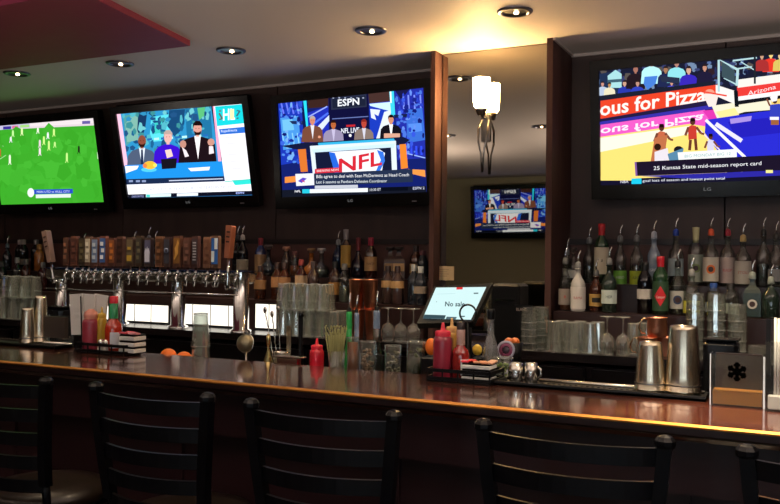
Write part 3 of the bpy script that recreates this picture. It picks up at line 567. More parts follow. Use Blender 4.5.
# ------------------------------------------------------------------ bottles
def gcol(name, col, rough=.07): return mat('glass_'+name, col, rough, coat=.6)
def label_patch(r, z0, z1, m, parent, name='label', span=1.35, art=None):
    mb = MB(); a = -math.pi/2
    mb.lathe([(r+.0012, z0), (r+.0012, z1)], 14, a0=a-span, a1=a+span)
    lo = mb.build(name, m, parent)
    return lo
def cyl_text(txt, r, z, w, h, m, parent, name='lettering'):
    vs, fs = TXT.setdefault(txt, text_tris(txt)); mb = MB(); rr = r+.002
    mb.add([(rr*math.sin((a-.5)*w/rr), -rr*math.cos((a-.5)*w/rr), z+(b-.5)*h) for a, b in vs], fs, False)
    return mb.build(name, m, parent)
def make_bottle(shape, body, top, topcol, lab, labz, text=None, textcol='202020', h=None, lab2=None, emblem=None):
    t = thing('liquor_bottle', '', 'bottle')
    sh = dict(round=(.037, .013, .19, .30), slim=(.033, .013, .20, .32), tall=(.035, .014, .215, .30), squat=(.045, .014, .13, .24), wine=(.037, .014, .20, .31), square=(.043, .015, .16, .25), ball=(.05, .014, .11, .24))[shape]
    r, nr, s, H = sh
    if h: k = h/H; s *= k; H = h
    if shape == 'ball': pr = [(0, 0), (r*.8, 0), (r, .02), (r*1.05, s*.5), (r*.9, s*.9), (nr*1.6, s*1.15), (nr, s*1.35), (nr, H*.98), (nr*1.2, H*.98), (nr*1.2, H), (0, H)]
    elif shape == 'tall': pr = [(0, 0), (r, 0), (r, s), (r*.7, s+.012), (nr*1.1, s+.025), (nr, s+.04), (nr, H*.97), (nr*1.25, H*.97), (nr*1.25, H), (0, H)]
    elif shape == 'wine': pr = [(0, 0), (r, 0), (r, s), (r*.88, s+.02), (nr*1.3, s+.045), (nr, s+.06), (nr, H*.96), (nr*1.2, H*.96), (nr*1.2, H), (0, H)]
    else: pr = [(0, 0), (r*.93, 0), (r, .006), (r, s), (r*.85, s+.016), (nr*1.5, s+.034), (nr, s+.05), (nr, H*.97), (nr*1.25, H*.97), (nr*1.25, H), (0, H)]
    clear = body in ('clear', 'clear_green', 'clear_amber')
    seg = 4 if shape == 'square' else 20
    mb = MB()
    if shape == 'square': mb.T = Matrix.Rotation(R(45), 4, 'Z'); mb.lathe([(q*1.25 if q > nr*2 else q, z) for q, z in pr], 4, smooth=False)
    else: mb.lathe(pr, 20)
    bm = GLASS2 if clear else gcol(*body) if shape != 'square' else gcol('square_'+body[0], body[1], .3)
    mb.build('glass_body', bm, t)
    if body in ('clear_green', 'clear_amber'):
        mb = MB(); mb.lathe([(0, .004), (r*.93, .004), (r*.93, s*.75), (0, s*.75)], 18); mb.build('liquid', gcol('liq_'+body, '3a6a20' if body == 'clear_green' else '7a3a10'), t)
    elif clear:
        mb = MB(); mb.lathe([(0, .004), (r*.93, .004), (r*.93, s*.7), (0, s*.7)], 18); mb.build('liquid', thin_glass('pale_spirit', tint='c8cec8', haze=.03), t)
    if lab and shape == 'square':
        mb = MB(); fy = r*1.25*.7071; mb.box((0, -fy-.001, s*(labz[0]+labz[1])/2), (r*1.6, .002, s*(labz[1]-labz[0]))); mb.build('label', mat('label_'+lab, lab, .6), t)
    elif lab: label_patch(r*(1.02 if shape != 'square' else 1.0), s*labz[0], s*labz[1], mat('label_'+lab, lab, .6, noise=None), t)
    if lab2: label_patch(nr*1.02, s+.05, s+.09, mat('label_'+lab2, lab2, .6), t, 'neck_label', 2.2)
    if emblem:
        rr = r*1.02+.0022; zc = s*(labz[0]+labz[1])/2
        def patch(k, m, nm, dr=0):
            n_ = 12; w0 = {'diamond': .030, 'disc': .022, 'bar': .022}[emblem[0]]*k; vs = []; q = rr+dr
            for i in range(n_+1):
                a = -w0+2*w0*i/n_; t_ = abs(a)/w0
                zz = {'diamond': .05*k*(1-t_), 'disc': math.sqrt(max(0, w0*w0-a*a)), 'bar': .012*k}[emblem[0]]
                x, y = (a, -r*1.25*.7071-.0015-dr) if shape == 'square' else (q*math.sin(a/q), -q*math.cos(a/q))
                vs += [(x, y, zc-zz-1e-5), (x, y, zc+zz+1e-5)]
            mb = MB(); mb.add(vs, [(2*i, 2*i+2, 2*i+3, 2*i+1) for i in range(n_)], False); mb.build(nm, m, t)
        patch(1, mat('emblem_'+emblem[1], emblem[1], .5), 'emblem')
        if emblem[0] == 'disc': patch(.6, mat('emblem_dark', '3a2424', .5), 'emblem_centre', .0008)
        if emblem[0] == 'diamond': cyl_text('Campari', r*1.02+.0015, zc-.006, .042, .016, mat('ink_white', 'f0e8e8', .6), t)
    if text and lab: cyl_text(text, r*1.02, s*(labz[0]+labz[1])/2+(.0 if not emblem else .0), min(.05, .011*len(text)), .014, mat('ink_'+textcol, textcol, .6), t)
    if top == 'pour':
        mb = MB(); mb.lathe([(0, 0), (nr*1.05, 0), (nr*1.15, .006), (nr*1.0, .028), (nr*.6, .034), (0, .034)], 14, (0, 0, H)); mb.build('pourer_collar', mat('collar_'+topcol, topcol, .4), t)
        mb = MB(); mb.tube([(0, 0, H+.03), (0, 0, H+.05), (.003, 0, H+.07), (.012, 0, H+.09)], [.0055, .005, .0042, .0035], 8); mb.build('pourer_spout', CHROME, t)
    elif top == 'cap':
        mb = MB(); mb.lathe([(nr*1.3, H-.03), (nr*1.32, H+.004), (nr*1.1, H+.008), (0, H+.008)], 14); mb.build('cap', mat('cap_'+topcol, topcol, .35), t)
    elif top == 'long':
        mb = MB(); mb.lathe([(nr*1.08, H-.075), (nr*1.3, H-.01), (nr*1.3, H+.004), (0, H+.006)], 14); mb.build('cap', mat('cap_'+topcol, topcol, .35), t)
    elif top == 'stopper':
        mb = MB(); mb.lathe([(nr*.9, H), (nr*.9, H+.01), (nr*1.9, H+.012), (nr*1.9, H+.026), (nr*1.4, H+.03), (0, H+.03)], 14); mb.build('stopper', mat('cork_'+topcol, topcol, .5), t)
    return t
BOT = []
def bottle(px, ytop, tier, desc, group, *a, dz=0, **k):
    """stands a bottle on a shelf step; ytop is where its top (with spout) shows"""
    Y, Z = {'b': (S2Y, S2Z), 'f': (S1Y, S1Z)}[tier]
    Z += .001
    tz = atY(px, ytop, Y).z-Z
    ext = {'pour': .09, 'cap': .008, 'long': .006, 'stopper': .03}[a[2]]
    h = max(.15, round((tz-ext)/.01)*.01)
    key = ('bottle', a, tuple(sorted((q, str(w)) for q, w in k.items())), h)
    x = atY(px, 300, Y).x
    o = put(key, lambda: make_bottle(*a, h=h, **k), desc, (x, Y, Z), math.atan2(-x, Y)*-1*-1 if False else -math.atan2(x, Y)+0, group)
    BOT.append((o, dict(round=.037, slim=.033, tall=.035, squat=.045, wine=.037, square=.046, ball=.0525)[a[0]]))
    return o
GR = 'bottles right of the mirror under the basketball television'
br = [ # px, ytop, tier, label, shape, body, top, topcolour, label colour, span, text...
 (566, 238, 'b', 'clear bottle with steel pourer leftmost on upper step right of mirror', 'round', 'clear', 'pour', '808080', 'a8a8a8', (.4, .8)),
 (574, 247, 'b', 'squat clear bottle with dark stopper behind the white liqueur bottle', 'squat', 'clear', 'stopper', '4a3a34', 'a8a8a8', (.3, .8)),
 (588, 226, 'b', 'tall clear bottle with steel pourer just left of the red-capped green bottle', 'slim', 'clear', 'pour', '707070', None, (0, 1)),
 (602, 224, 'b', 'tall green bottle with red cap and cream label', 'wine', ('green', '1c3a22'), 'long', 'b81c28', 'c9bda4', (.25, .95), 'J', '303030'),
 (619, 224, 'b', 'clear bottle with green label and long steel pourer', 'slim', 'clear', 'pour', '707070', '6fae3a', (.0, .5), 'ABSO', 'e8e8e8'),
 (637, 224, 'b', 'clear bottle with yellow-green label and long steel pourer', 'slim', 'clear', 'pour', '707070', 'a8b428', (.0, .5), 'ABSO', '303030'),
 (653, 221, 'b', 'frosted grey vodka bottle with grey collar and steel pourer', 'slim', ('frost', '8c98a8'), 'pour', 'aab0bc', '7c8ca0', (.3, .7), 'GREY', 'f0f0f4'),
 (676, 219, 'b', 'clear bottle with blue collar and white shoulder band', 'round', 'clear', 'pour', '2848b0', '8c9aa0', (.3, .85)),
 (695, 226, 'b', 'clear bottle with cream cap and pale fruit label', 'round', 'clear', 'long', 'd8cf9a', '9aa090', (.1, .85), 'L', '706040'),
 (711, 217, 'b', 'clear bottle with orange collar and orange fruit label', 'round', 'clear', 'pour', 'e0562c', 'c9c0b0', (.15, .9), None, 'd06020'),
 (727, 218, 'b', 'clear bottle with red collar and red fruit label', 'round', 'clear', 'pour', 'a82838', 'b8a49c', (.1, .9), 'RASP', 'b03040'),
 (743, 223, 'b', 'clear bottle with gold collar and white red-edged label', 'round', 'clear', 'pour', 'b89c60', 'b8b0a4', (.1, .9), 'STOLI', 'a84030'),
 (763, 217, 'b', 'clear bottle with black collar and no visible label near right edge', 'round', 'clear', 'pour', '202020', None, (0, 1)),
 (776, 222, 'b', 'clear bottle at the far right end of the upper step', 'round', 'clear', 'pour', '303030', '8a8a88', (.2, .6)),
 (564, 247, 'f', 'small amber bottle with red-striped label in front at left of right shelf', 'slim', 'clear_amber', 'pour', '606060', '8a7f78', (.2, .75), 'B', 'b03020'),
 (579, 250, 'f', 'white-labelled liqueur bottle with red lettering, second in front row', 'round', ('white', 'b8b4b0'), 'pour', '808080', 'cfc9c4', (.1, .9), 'RAMA', 'b03838'),
 (595, 259, 'f', 'dark amber bottle with gold and black label in front row', 'slim', ('amber', '3c1c10'), 'pour', '606060', 'b08a48', (.25, .8), None),
 (610, 246, 'f', 'dark bottle with white label and grey band beside the amber bottle', 'round', ('bottlegreen', '202c26'), 'pour', '909090', 'b9c4bf', (.3, .75), 'HER', '405050'),
 (644, 262, 'f', 'black wine-shaped bottle with plain white label beside the red-capped bottle', 'wine', ('black', '0c0a10'), 'long', '1a1a1c', 'c4beb8', (.45, .75)),
 (661, 257, 'f', 'dark green bottle with red cap and red diamond label', 'wine', ('green', '1c3a22'), 'long', 'c41c30', '24442c', (.1, .9)),
 (677, 249, 'f', 'clear bottle with black collar and dark blue emblem label', 'round', 'clear', 'pour', '101014', 'b0aea8', (.2, .8)),
 (692, 258, 'f', 'clear bottle with yellow-green label behind the glass stacks', 'round', 'clear', 'pour', '909090', 'b6b43a', (.1, .6)),
 (713, 284, 'f', 'blue-capped bottle peeking over the stacked rocks glasses', 'round', 'clear', 'cap', '284a90', '808a90', (.2, .7)),
 (731, 285, 'f', 'black-capped bottle peeking over the right glass stack', 'round', 'clear', 'cap', '141416', '808a80', (.2, .7)),
 (752, 261, 'f', 'square dark green flask bottle with round white seal', 'square', ('flask', '23322c'), 'pour', '909890', None, (.25, .85)),
 (771, 264, 'f', 'dark green bottle at the far right end of the lower step', 'round', ('bottlegreen', '202c26'), 'pour', '909890', None, (.2, .7)),
]
for b in br:
    kw = {}
    a = list(b[4:])
    while len(a) < 6: a.append(None)
    if 'red diamond' in b[3]: kw['emblem'] = ('diamond', 'c8202c')
    if 'round white seal' in b[3]: kw['emblem'] = ('disc', 'c9c4bc')
    if 'orange fruit' in b[3]: kw['emblem'] = ('disc', 'e0702a')
    if 'blue emblem' in b[3]: kw['emblem'] = ('disc', '28385c')
    if 'pale fruit' in b[3]: kw['emblem'] = ('disc', '7a8a50')
    if 'yellow-green label behind' in b[3]: kw['emblem'] = ('disc', '6a6a28')
    if 'gold and black' in b[3]: kw['emblem'] = ('bar', '181410')
    bottle(b[0], b[1], b[2], b[3], GR, *a, **kw)
GL = 'bottles on the stepped shelf left of the mirror'
TAN = 'b08a5c'
bl = [
 (9, 236, 'b', 'bottle with blue-grey neck at far left of the shelf', 'slim', ('dk2', '20242c'), 'pour', '5a6a7c', None, (0, 1)),
 (17, 240, 'b', 'white-necked dark bottle, first of three at far left', 'wine', ('black', '0c0a10'), 'long', '9a8c90', None, (0, 1)),
 (25, 240, 'b', 'white-necked dark bottle, second of three at far left', 'wine', ('black', '0c0a10'), 'long', '9a8c90', '5c5048', (.3, .6)),
 (33, 240, 'b', 'white-necked dark bottle, third of three at far left', 'wine', ('black', '0c0a10'), 'long', '9a8c90', None, (0, 1)),
 (41, 244, 'b', 'dark bottle with amber neck left of the tilted tap handle', 'round', ('amber2', 'a0602a'), 'cap', 'b8803c', None, (0, 1)),
 (4, 262, 'f', 'short bottle with gold label at the far left edge', 'round', ('dk2', '20242c'), 'cap', '303030', 'a88038', (.2, .6)),
 (14, 258, 'f', 'short clear bottle beside the gold-labelled bottle at far left', 'round', 'clear', 'cap', '8a8a8a', '605850', (.2, .6)),
 (28, 259, 'f', 'short dark bottle standing left of the taps in the lower row', 'round', ('amber', '3c1c10'), 'cap', '606060', '7a5a34', (.2, .6)),
 (40, 262, 'f', 'short dark red bottle nearest the left end of the taps', 'round', ('red', '30100e'), 'cap', '606060', None, (.2, .6)),
 (81, 234, 'b', 'bottle spout showing above the taps by the pale handle', 'slim', ('dk2', '20242c'), 'pour', '404040', None, (0, 1)),
 (136, 232, 'b', 'bottle spout showing above the taps left of the white-leaf handle', 'slim', ('dk2', '20242c'), 'pour', '404040', None, (0, 1)),
 (146, 227, 'b', 'tallest bottle spout showing above the white-leaf tap handle', 'slim', ('dk2', '20242c'), 'pour', '808080', None, (0, 1)),
 (157, 232, 'b', 'bottle spout showing above the taps right of the white-leaf handle', 'slim', ('dk2', '20242c'), 'pour', '404040', None, (0, 1)),
 (235, 226, 'b', 'black bottle with steel pourer just right of the tall tap handle', 'wine', ('black', '0c0a10'), 'pour', '303030', None, (.4, .8)),
 (244, 226, 'b', 'black wine bottle with white neck band and cream label at end of taps', 'wine', ('black', '0c0a10'), 'pour', 'b8b0a8', 'a89c88', (.25, .7)),
 (258, 237, 'b', 'bottle with red neck, blue shoulder and tan label', 'round', ('blue', '2c3a6a'), 'long', '8a2430', 'a8845c', (.1, .9)),
 (270, 245, 'b', 'dark round-shouldered bottle beside the red-necked bottle', 'ball', ('dk2', '20242c'), 'stopper', '584c48', None, (0, 1)),
 (284, 246, 'b', 'slender bottle with pink flat stopper', 'slim', ('dk3', '3a2a28'), 'stopper', 'c08a70', None, (0, 1)),
 (296, 251, 'b', 'clear bottle with red-flecked neck beside the pink-stoppered bottle', 'slim', 'clear_amber', 'cap', '5a2c2c', None, (0, 1)),
 (309, 250, 'b', 'amber bottle with a shiny glass stopper', 'ball', ('amber2', '5a2c18'), 'stopper', '8a6a4a', None, (0, 1)),
 (323, 249, 'b', 'clear decanter-shaped bottle left of the tall steel spout', 'ball', 'clear', 'stopper', 'a8a0a0', None, (0, 1)),
 (336, 230, 'b', 'tall blue-black bottle with a long steel spout', 'wine', ('dkblue', '182440'), 'pour', '909090', None, (0, 1)),
 (347, 230, 'b', 'tall bottle with grey neck and yellow strip label', 'tall', ('dk3', '3a2a28'), 'long', '8a8488', 'b08a3c', (.3, .95)),
 (356, 238, 'b', 'round purple-black bottle with dark red neck', 'ball', ('purple', '1c1424'), 'long', '701c24', None, (0, 1)),
 (372, 237, 'b', 'bottle with bright red neck wrap above a tan label', 'round', ('red', '30100e'), 'long', '9a1c38', TAN, (.3, .85), 'MAKER', '5a4430'),
 (388, 247, 'b', 'tan-labelled whiskey bottle with dark cap, left of the matching pair', 'square', ('amber', '3c1c10'), 'stopper', '1c1414', TAN, (.45, .9)),
 (400, 247, 'b', 'tan-labelled whiskey bottle with dark cap, right of the matching pair', 'square', ('amber', '3c1c10'), 'stopper', '1c1414', TAN, (.45, .9)),
 (414, 245, 'b', 'tan-labelled dark bottle beside the left pillar', 'round', ('amber', '3c1c10'), 'cap', '281c1c', TAN, (.3, .75)),
 (424, 250, 'b', 'small dark bottle touching the left pillar', 'slim', ('dk2', '20242c'), 'cap', '603038', None, (.3, .75)),
 (262, 266, 'f', 'brown-labelled bottle in the lower row behind the tall drink glasses', 'round', ('amber', '3c1c10'), 'cap', '302020', '8a6440', (.5, .95)),
 (275, 262, 'f', 'lower row bottle with orange-brown label, left of three alike', 'round', ('amber', '3c1c10'), 'cap', '302020', 'a87850', (.55, 1)),
 (286, 262, 'f', 'lower row bottle with orange-brown label, middle of three alike', 'round', ('amber', '3c1c10'), 'cap', '302020', 'a87850', (.55, 1)),
 (299, 260, 'f', 'lower row bottle with pale brown label, right of three alike', 'round', ('red', '30100e'), 'cap', '7a2c2c', 'b89878', (.55, 1)),
 (315, 262, 'f', 'lower row dark bottle under the shiny glass stopper', 'round', ('dk3', '3a2a28'), 'cap', '403030', None, (.3, .8)),
 (333, 262, 'f', 'lower row bottle with amber label beside the yellow strip label', 'round', ('dk3', '3a2a28'), 'cap', '202020', '9a6a30', (.3, .8)),
 (346, 264, 'f', 'lower row clear bottle left of the copper tumblers', 'slim', 'clear', 'cap', '606060', None, (.3, .8)),
 (386, 266, 'f', 'lower row bottle with small tan square label, left one', 'round', ('dk3', '3a2a28'), 'cap', '281818', TAN, (.7, 1)),
 (399, 266, 'f', 'lower row bottle with small tan square label, right one', 'round', ('dk3', '3a2a28'), 'cap', '281818', TAN, (.7, 1)),
 (412, 264, 'f', 'lower row dark bottle with silver cap near the left pillar', 'round', ('dk2', '20242c'), 'cap', '909090', None, (.3, .8)),
 (422, 266, 'f', 'lower row dark bottle closest to the left pillar', 'round', ('dk2', '20242c'), 'cap', 'a0a0a0', '8c7c6c', (.5, .8)),
]
for b in bl:
    a = list(b[4:])
    while len(a) < 6: a.append(None)
    bottle(b[0], b[1], b[2], b[3], GL, *a)

RAD = dict(round=.037, slim=.033, tall=.035, squat=.045, wine=.037, square=.046, ball=.0525)
bs = [(o, r_) for o, r_ in BOT]
for Zt in (S1Z, S2Z):
    row = sorted([b for b in bs if abs(b[0].location.z-Zt) < .01], key=lambda b: b[0].location.x)
    for i, b in enumerate(row): b[0].location.y += (-.022, .022)[i % 2]
    for i, (o, r_) in enumerate(row):
        k = 1
        for j in range(max(0, i-3), min(len(row), i+4)):
            if j != i: k = min(k, ((row[j][0].location-o.location).xy.length-.003)/(r_+row[j][1]))
        k = max(.55, k); o.scale = (k, k, 1)
# ------------------------------------------------------------------ beer tower
TY = 4.0
xl = atY(52, 280, TY).x; xr = atY(250, 280, TY).x; ztop = atY(200, 271, TY-.06).z; zbot = atY(200, 283, TY-.06).z
t = thing('beer_tap_tower', 'long steel bridge tap tower carrying a row of beer handles', 'beer tower', ((xl+xr)/2, TY, BT+.001))
ox = (xl+xr)/2; zt = ztop-BT-.001; zb = zbot-BT-.001
mb = MB(); mb.box((0, 0, (zt+zb)/2), (xr-xl, .12, zt-zb), bev=.01); mb.build('manifold', STEEL, t)
mb = MB(); mb.box((0, 0, zt+.002), (xr-xl, .125, .004)); mb.build('top_plate', mat('blue_steel_plate', '3c4468', .25, .6), t)
mb = MB(); mb.lathe([(.062, 0), (.062, .012), (.047, .02), (.046, zt-.004)], 24, (xr-ox-.04, -.03, 0)); mb.build('column', CHROME, t)
for px in (59, 116, 175):
    cx = atY(px, 300, TY-.03).x-ox
    mb = MB(); mb.lathe([(.062, 0), (.062, .012), (.045, .02), (.042, zb-.002)], 24); c = mb.build('column', CHROME, t, (cx, 0, 0))
mb = MB(); zrail = atY(150, 292, TY-.06).z-BT; mb.tube([(xl-ox+.03, -.075, zrail), (xr-ox-.03, -.075, zrail)], .004); mb.build('rail', CHROME, t)
def art_box(w, h, d=.026):
    mb = MB(); mb.prism([(-w/2, 0), (w/2, 0), (w/2*1.05, h*.92), (w/2*.9, h), (-w/2*.9, h), (-w/2*1.05, h*.92)], -d/2, d/2); return mb
hand = [ # px at the handle, wood side, face colour, stripe colour, stripes
 (64, '5a382c', '503830', '8a5c48'), (72, '6e4438', '4a2c28', '5e3830'), (80, '332a24', '3c3428', '59513c'), (86, '5c4438', 'a49c90', 'c8c2b8'), (93, '5a3a34', '6a7ca0', 'a8b4c8'), (101, '6a4038', '4060a0', 'd8dcec'),
 (110, '5c3830', '8a5434', 'c87838'), (118, '63443a', '3c2420', '4a2c24'), (128, '5a4438', '6c604c', 'c0a040'), (137, '4c3a2c', '44403a', '6a6450'), (146, '4a3834', '5a5a7c', 'd8dcf4'), (157, '8a6048', '5c3c28', '84583c'),
 (165, '503834', '3a3a48', '7480a0'), (175, '5c3a2c', '7c5428', 'c09048'), (185, '58342c', '50342e', '6e4c44'), (193, '4e3230', '3e3038', '9a98a4'), (205, '8c6450', '6a4436', '74503f'), (213, '6a4c3c', '2c64b8', 'dce8f4')]
kx = []
for i, (px, wood, face, st) in enumerate(hand):
    x = atY(px+3, 262, TY-.085).x-ox; kx.append(x)
    mb = MB(); mb.tube([(0, -.06, -.02), (0, -.085, -.022), (0, -.10, -.035), (0, -.108, -.09)], [.011, .010, .009, .007], 10); mb.lathe([(0, 0), (.012, 0), (.013, .012), (.006, .02), (.006, .04), (0, .04)], 12, (0, -.085, -.02)); mb.ball((0, -.072, -.022), .017, seg=10, rings=6); mb.ball((.036, -.066, -.020), .013, seg=10, rings=6)
    fa = mb.build('faucet', CHROME, t, (x, 0, zt))
    hh = (.182, .19, .178, .187)[i % 4]; w = .052 if i % 3 else .046
    mb = art_box(w, hh); mb.mi = 1; mb.box((0, -.0145, hh*.52), (w*.86, .003, hh*.8))
    mb.mi = 2
    if st == 'c0a040': mb.box((0, -.017, hh*.28), (w*.7, .003, hh*.2)); mb.box((0, -.017, hh*.62), (w*.5, .003, hh*.1))
    elif st == 'd8dcf4': mb.T = Matrix.Translation((0, -.0175, hh*.45)); mb.prism([(-.018, -.05), (.018, -.05), (.02, .01), (.01, .035), (.004, .02), (0, .045), (-.004, .02), (-.01, .035), (-.02, .01)], -.001, .001)
    elif st == 'dce8f4': mb.box((.011, -.017, hh*.75), (.02, .003, hh*.34)); mb.box((-.011, -.017, hh*.35), (.02, .003, hh*.34))
    elif st == '9a98a4':
        for k in range(7): mb.box((0, -.017, hh*(.25+.09*k)), (w*.5, .003, hh*.045))
    elif st == '7480a0': mb.T = Matrix.Translation((0, -.0175, hh*.55)) @ Matrix.Rotation(R(90), 4, 'X'); mb.lathe([(.010, 0), (.017, 0), (.017, .001), (.010, .001)], 16)
    elif st == 'c09048': mb.T = Matrix.Translation((0, -.0175, hh*.55)); mb.prism([(-.015, -.06), (0, -.045), (.014, -.02), (.012, .01), (.02, .04), (.012, .06), (.0, .03), (-.012, .01), (-.008, -.02)], -.001, .001)
    else:
        for k in range(3): mb.box(((k % 2-.5)*.008, -.017, hh*(.3+.22*k)), (w*.45, .003, hh*.13))
    ho = mb.build('tap_handle', [mat('wood_'+wood, wood, .5), mat('face_'+face, face, .45), mat('art_'+st, st, .45)], fa, (0, -.085, .02))
    if st == 'dce8f4': ho['label'] = 'blue and white checked tap handle'
    if st == 'd8dcf4': ho['label'] = 'grey tap handle with white leaf shape'
    if st == 'c0a040': ho['label'] = 'tap handle with yellow patch'
    if st == '9a98a4': ho['label'] = 'dark tap handle with a column of pale letters'
# extra faucets between handles further right
for px in (222, 231, 240):
    x = atY(px, 262, TY-.06).x-ox
    mb = MB(); mb.tube([(0, -.06, -.02), (0, -.085, -.022), (0, -.10, -.035), (0, -.108, -.09)], [.011, .010, .009, .007], 10); mb.lathe([(0, 0), (.012, 0), (.013, .012), (.006, .02), (.006, .03), (0, .03)], 12, (0, -.085, -.02)); mb.build('faucet', CHROME, t, (x, 0, zt))
t_tower = t
# two long tap levers standing nearer than the row
def long_tap(label, bot, mid, top, Y, wd, col):
    a = atY(*bot, Y); m = atY(*mid, Y); b = atY(*top, Y)
    tw = t_tower; t = None
    m = m-a; b = b-a
    mb = MB(); mb.tube([(0, 0, 0), (0, 0, .03), m*.5, m], [.011, .012, .009, .008], 12); mb.tube([(0, 0, .01), (0, .05, .01), (0, .10, .0)], .01, 10); t = mb.build('tall_faucet', CHROME, tw, (a.x-tw.location.x, Y-TY, a.z-tw.location.z)); t['label'] = label
    d = (b-m).normalized(); L = (b-m).length; s = Vector((d.z, 0, -d.x))
    rot = Matrix((s, Vector((0, 1, 0)), d)).transposed().to_4x4(); rot.translation = m
    mb = MB(); mb.T = rot; mb.prism([(-wd*.35, 0), (wd*.35, 0), (wd/2, L*.97), (wd*.3, L), (-wd*.45, L)], -.02, .02); mb.mi = 1
    for k in range(3): mb.box((0, -.021, L*(.5+.15*k)), (wd*.5, .002, L*.05))
    mb.build('tap_handle', [mat('grip_'+col, col, .45), mat('grip_mark', '3c2420', .5)], t)
    return t
long_tap('tall salmon-brown tap handle on a long steel lever at the right end of the taps', (227.5, 290), (228.5, 258), (231, 225.5), 3.86, .046, 'a4644c')
long_tap('tall grey-brown tap handle leaning left at the left end of the taps', (53, 283), (51.5, 262), (46, 231), 3.86, .046, '8a7068')
# white panels behind the taps, with glow put into them
for x0_, x1_, l in ((64, 108, 'white lit panel behind the left bay of the beer tower'), (124, 168, 'white lit panel behind the middle bay of the beer tower'), (181, 240, 'white lit panel behind the right bay of the beer tower'), (256, 276, 'small white lit panel right of the beer tower behind glasses')):
    Yp = 4.165; a = atY(x0_, 304, Yp); b = atY(x1_, 327, Yp)
    tt = thing('glow_panel', l, 'light panel', ((a.x+b.x)/2, Yp, BT+.001), 0, 'backlit white panels under the taps')
    zz0, zz1 = .012, a.z-BT
    mb = MB(); w_ = b.x-a.x; mb.box((0, .006, (zz1)/2+.002), (w_+.02, .01, zz1+.006)); mb.build('panel_frame', BLACK, tt)
    mb = MB(); mb.box((0, -.002, (zz0+zz1)/2), (w_, .004, zz1-zz0)); mb.build('glow_face', emis('panel_glow', 'fff6e6', 1.25), tt)
    mb = MB()
    for k in range(max(1, int(w_/.14))): mb.box((-w_/2+.1+k*.14, -.006, (zz0+zz1)/2), (.004, .003, zz1-zz0))
    mb.build('mullion', BLACK, tt)

# ------------------------------------------------------------------ glassware
def bead(mb, r, z, w=.0022):
    mb.mi = 1; mb.lathe([(r-w*.7, z-w), (r+w*.3, z-w*.6), (r+w*.5, z), (r+w*.3, z+w*.6), (r-w*.7, z+w)], 24); mb.mi = 0
def pint():
    mb = MB().lathe([(.0, .145), (.029, .145), (.030, .143), (.043, .0), (.041, .0), (.0285, .135), (0, .137)], 16, smooth=False)
    bead(mb, .043, .003); bead(mb, .030, .142, .003); bead(mb, .0385, .05, .0014)
    return tag(mb.build('pint_glass', [GLASS, GEDGE]), '', 'glass')
def rocks():
    mb = MB().lathe([(0, .078), (.036, .078), (.037, .074), (.0405, .02), (.042, .0), (.040, 0), (.036, .064), (0, .066)], 14, smooth=False)
    bead(mb, .0415, .002, .002)
    return tag(mb.build('rocks_glass', [GLASS, GEDGE]), '', 'glass')
def wineglass():
    t = thing('wine_glass', '', 'glass')
    mb = MB(); mb.lathe([(.030, 0), (.036, .03), (.038, .055), (.028, .085), (.006, .10)], 20); bead(mb, .030, .002); mb.build('bowl', [GLASS, GEDGE], t)
    mb = MB(); mb.lathe([(.006, .10), (.004, .12), (.004, .165), (.008, .172), (.034, .176), (.034, .178), (0, .178)], 20); bead(mb, .034, .177, .0018); mb.build('stem_and_foot', [GLASS, GEDGE], t)
    return t
def glass_at(kind, px, ybase, Y, label, group, dz=0):
    mk = dict(pint=pint, rocks=rocks, wine=wineglass)[kind]
    x = atY(px, ybase, Y).x
    return put(kind, mk, label, (x, Y, BT+.001+dz), 0, group)
ORD = ['first', 'second', 'third', 'fourth', 'fifth', 'sixth', 'seventh', 'eighth', 'ninth', 'tenth', 'eleventh', 'twelfth']
g = 'upturned pint glasses at the far left end of the back bar'
for row, Y in ((0, 3.97), (1, 4.07)):
    for i in range(5):
        for lv in range(2 if row or i > 0 else 1):
            px = 1+i*11.5+row*4
            if px > 38: continue
            glass_at('pint', px, 320, Y, 'upturned pint glass, %s from left, %s row, %s layer, far left' % (ORD[i], ('front', 'rear')[row], ('bottom', 'top')[lv]), g, lv*.147)
g = 'upturned pint glasses on the back bar right of the taps'
for row, Y in ((0, 3.98), (1, 4.08)):
    for i in range(5):
        for lv in range(2):
            px = 283+i*13+row*6
            if lv == 1 and i > 3: continue
            glass_at('pint', px, 320, Y, 'upturned pint glass, %s from left, %s row, %s layer, beside the taps' % (ORD[i], ('front', 'rear')[row], ('bottom', 'top')[lv]), g, lv*.147)
g = 'upturned wine glasses below the tan-labelled bottles'
for i in range(3): glass_at('wine', 388+i*12.6, 330, 3.97, 'upturned wine glass, %s from left below the tan-labelled bottles' % ORD[i], g)
g = 'nested glasses stacked right of the register'
for s_, px in enumerate((529, 541)):
    for lv in range(5): glass_at('rocks', px, 350, 3.95+.085*s_, 'rocks glass, %s from bottom in the %s nested stack beside the right pillar' % (ORD[lv], ('left', 'right')[s_]), g, lv*.033)
g = 'upturned pint glasses under the white-labelled bottle'
for i, px in enumerate((554, 572, 590)):
    for row in range(2): glass_at('pint', px+row*8, 352, 3.97+.095*row, 'upturned pint glass, %s from left in %s row under the white-labelled bottle' % (ORD[i], ('front', 'rear')[row]), g)
g = 'upturned wine glasses left of the copper mugs'
for i, px in enumerate((607, 623)): glass_at('wine', px, 353, 3.97+.0*(i % 2), 'upturned wine glass, %s from left beside the copper mugs' % ORD[i], g)
glass_at('pint', 634, 352, 4.06, 'upturned pint glass standing alone beside the copper mug handles', 'upturned pint glasses beside copper mugs')
glass_at('pint', 643, 352, 4.125, 'pint glass behind the lone upturned one near the copper mugs', 'upturned pint glasses beside copper mugs')
g = 'nested rocks glass towers behind the tall shaker'
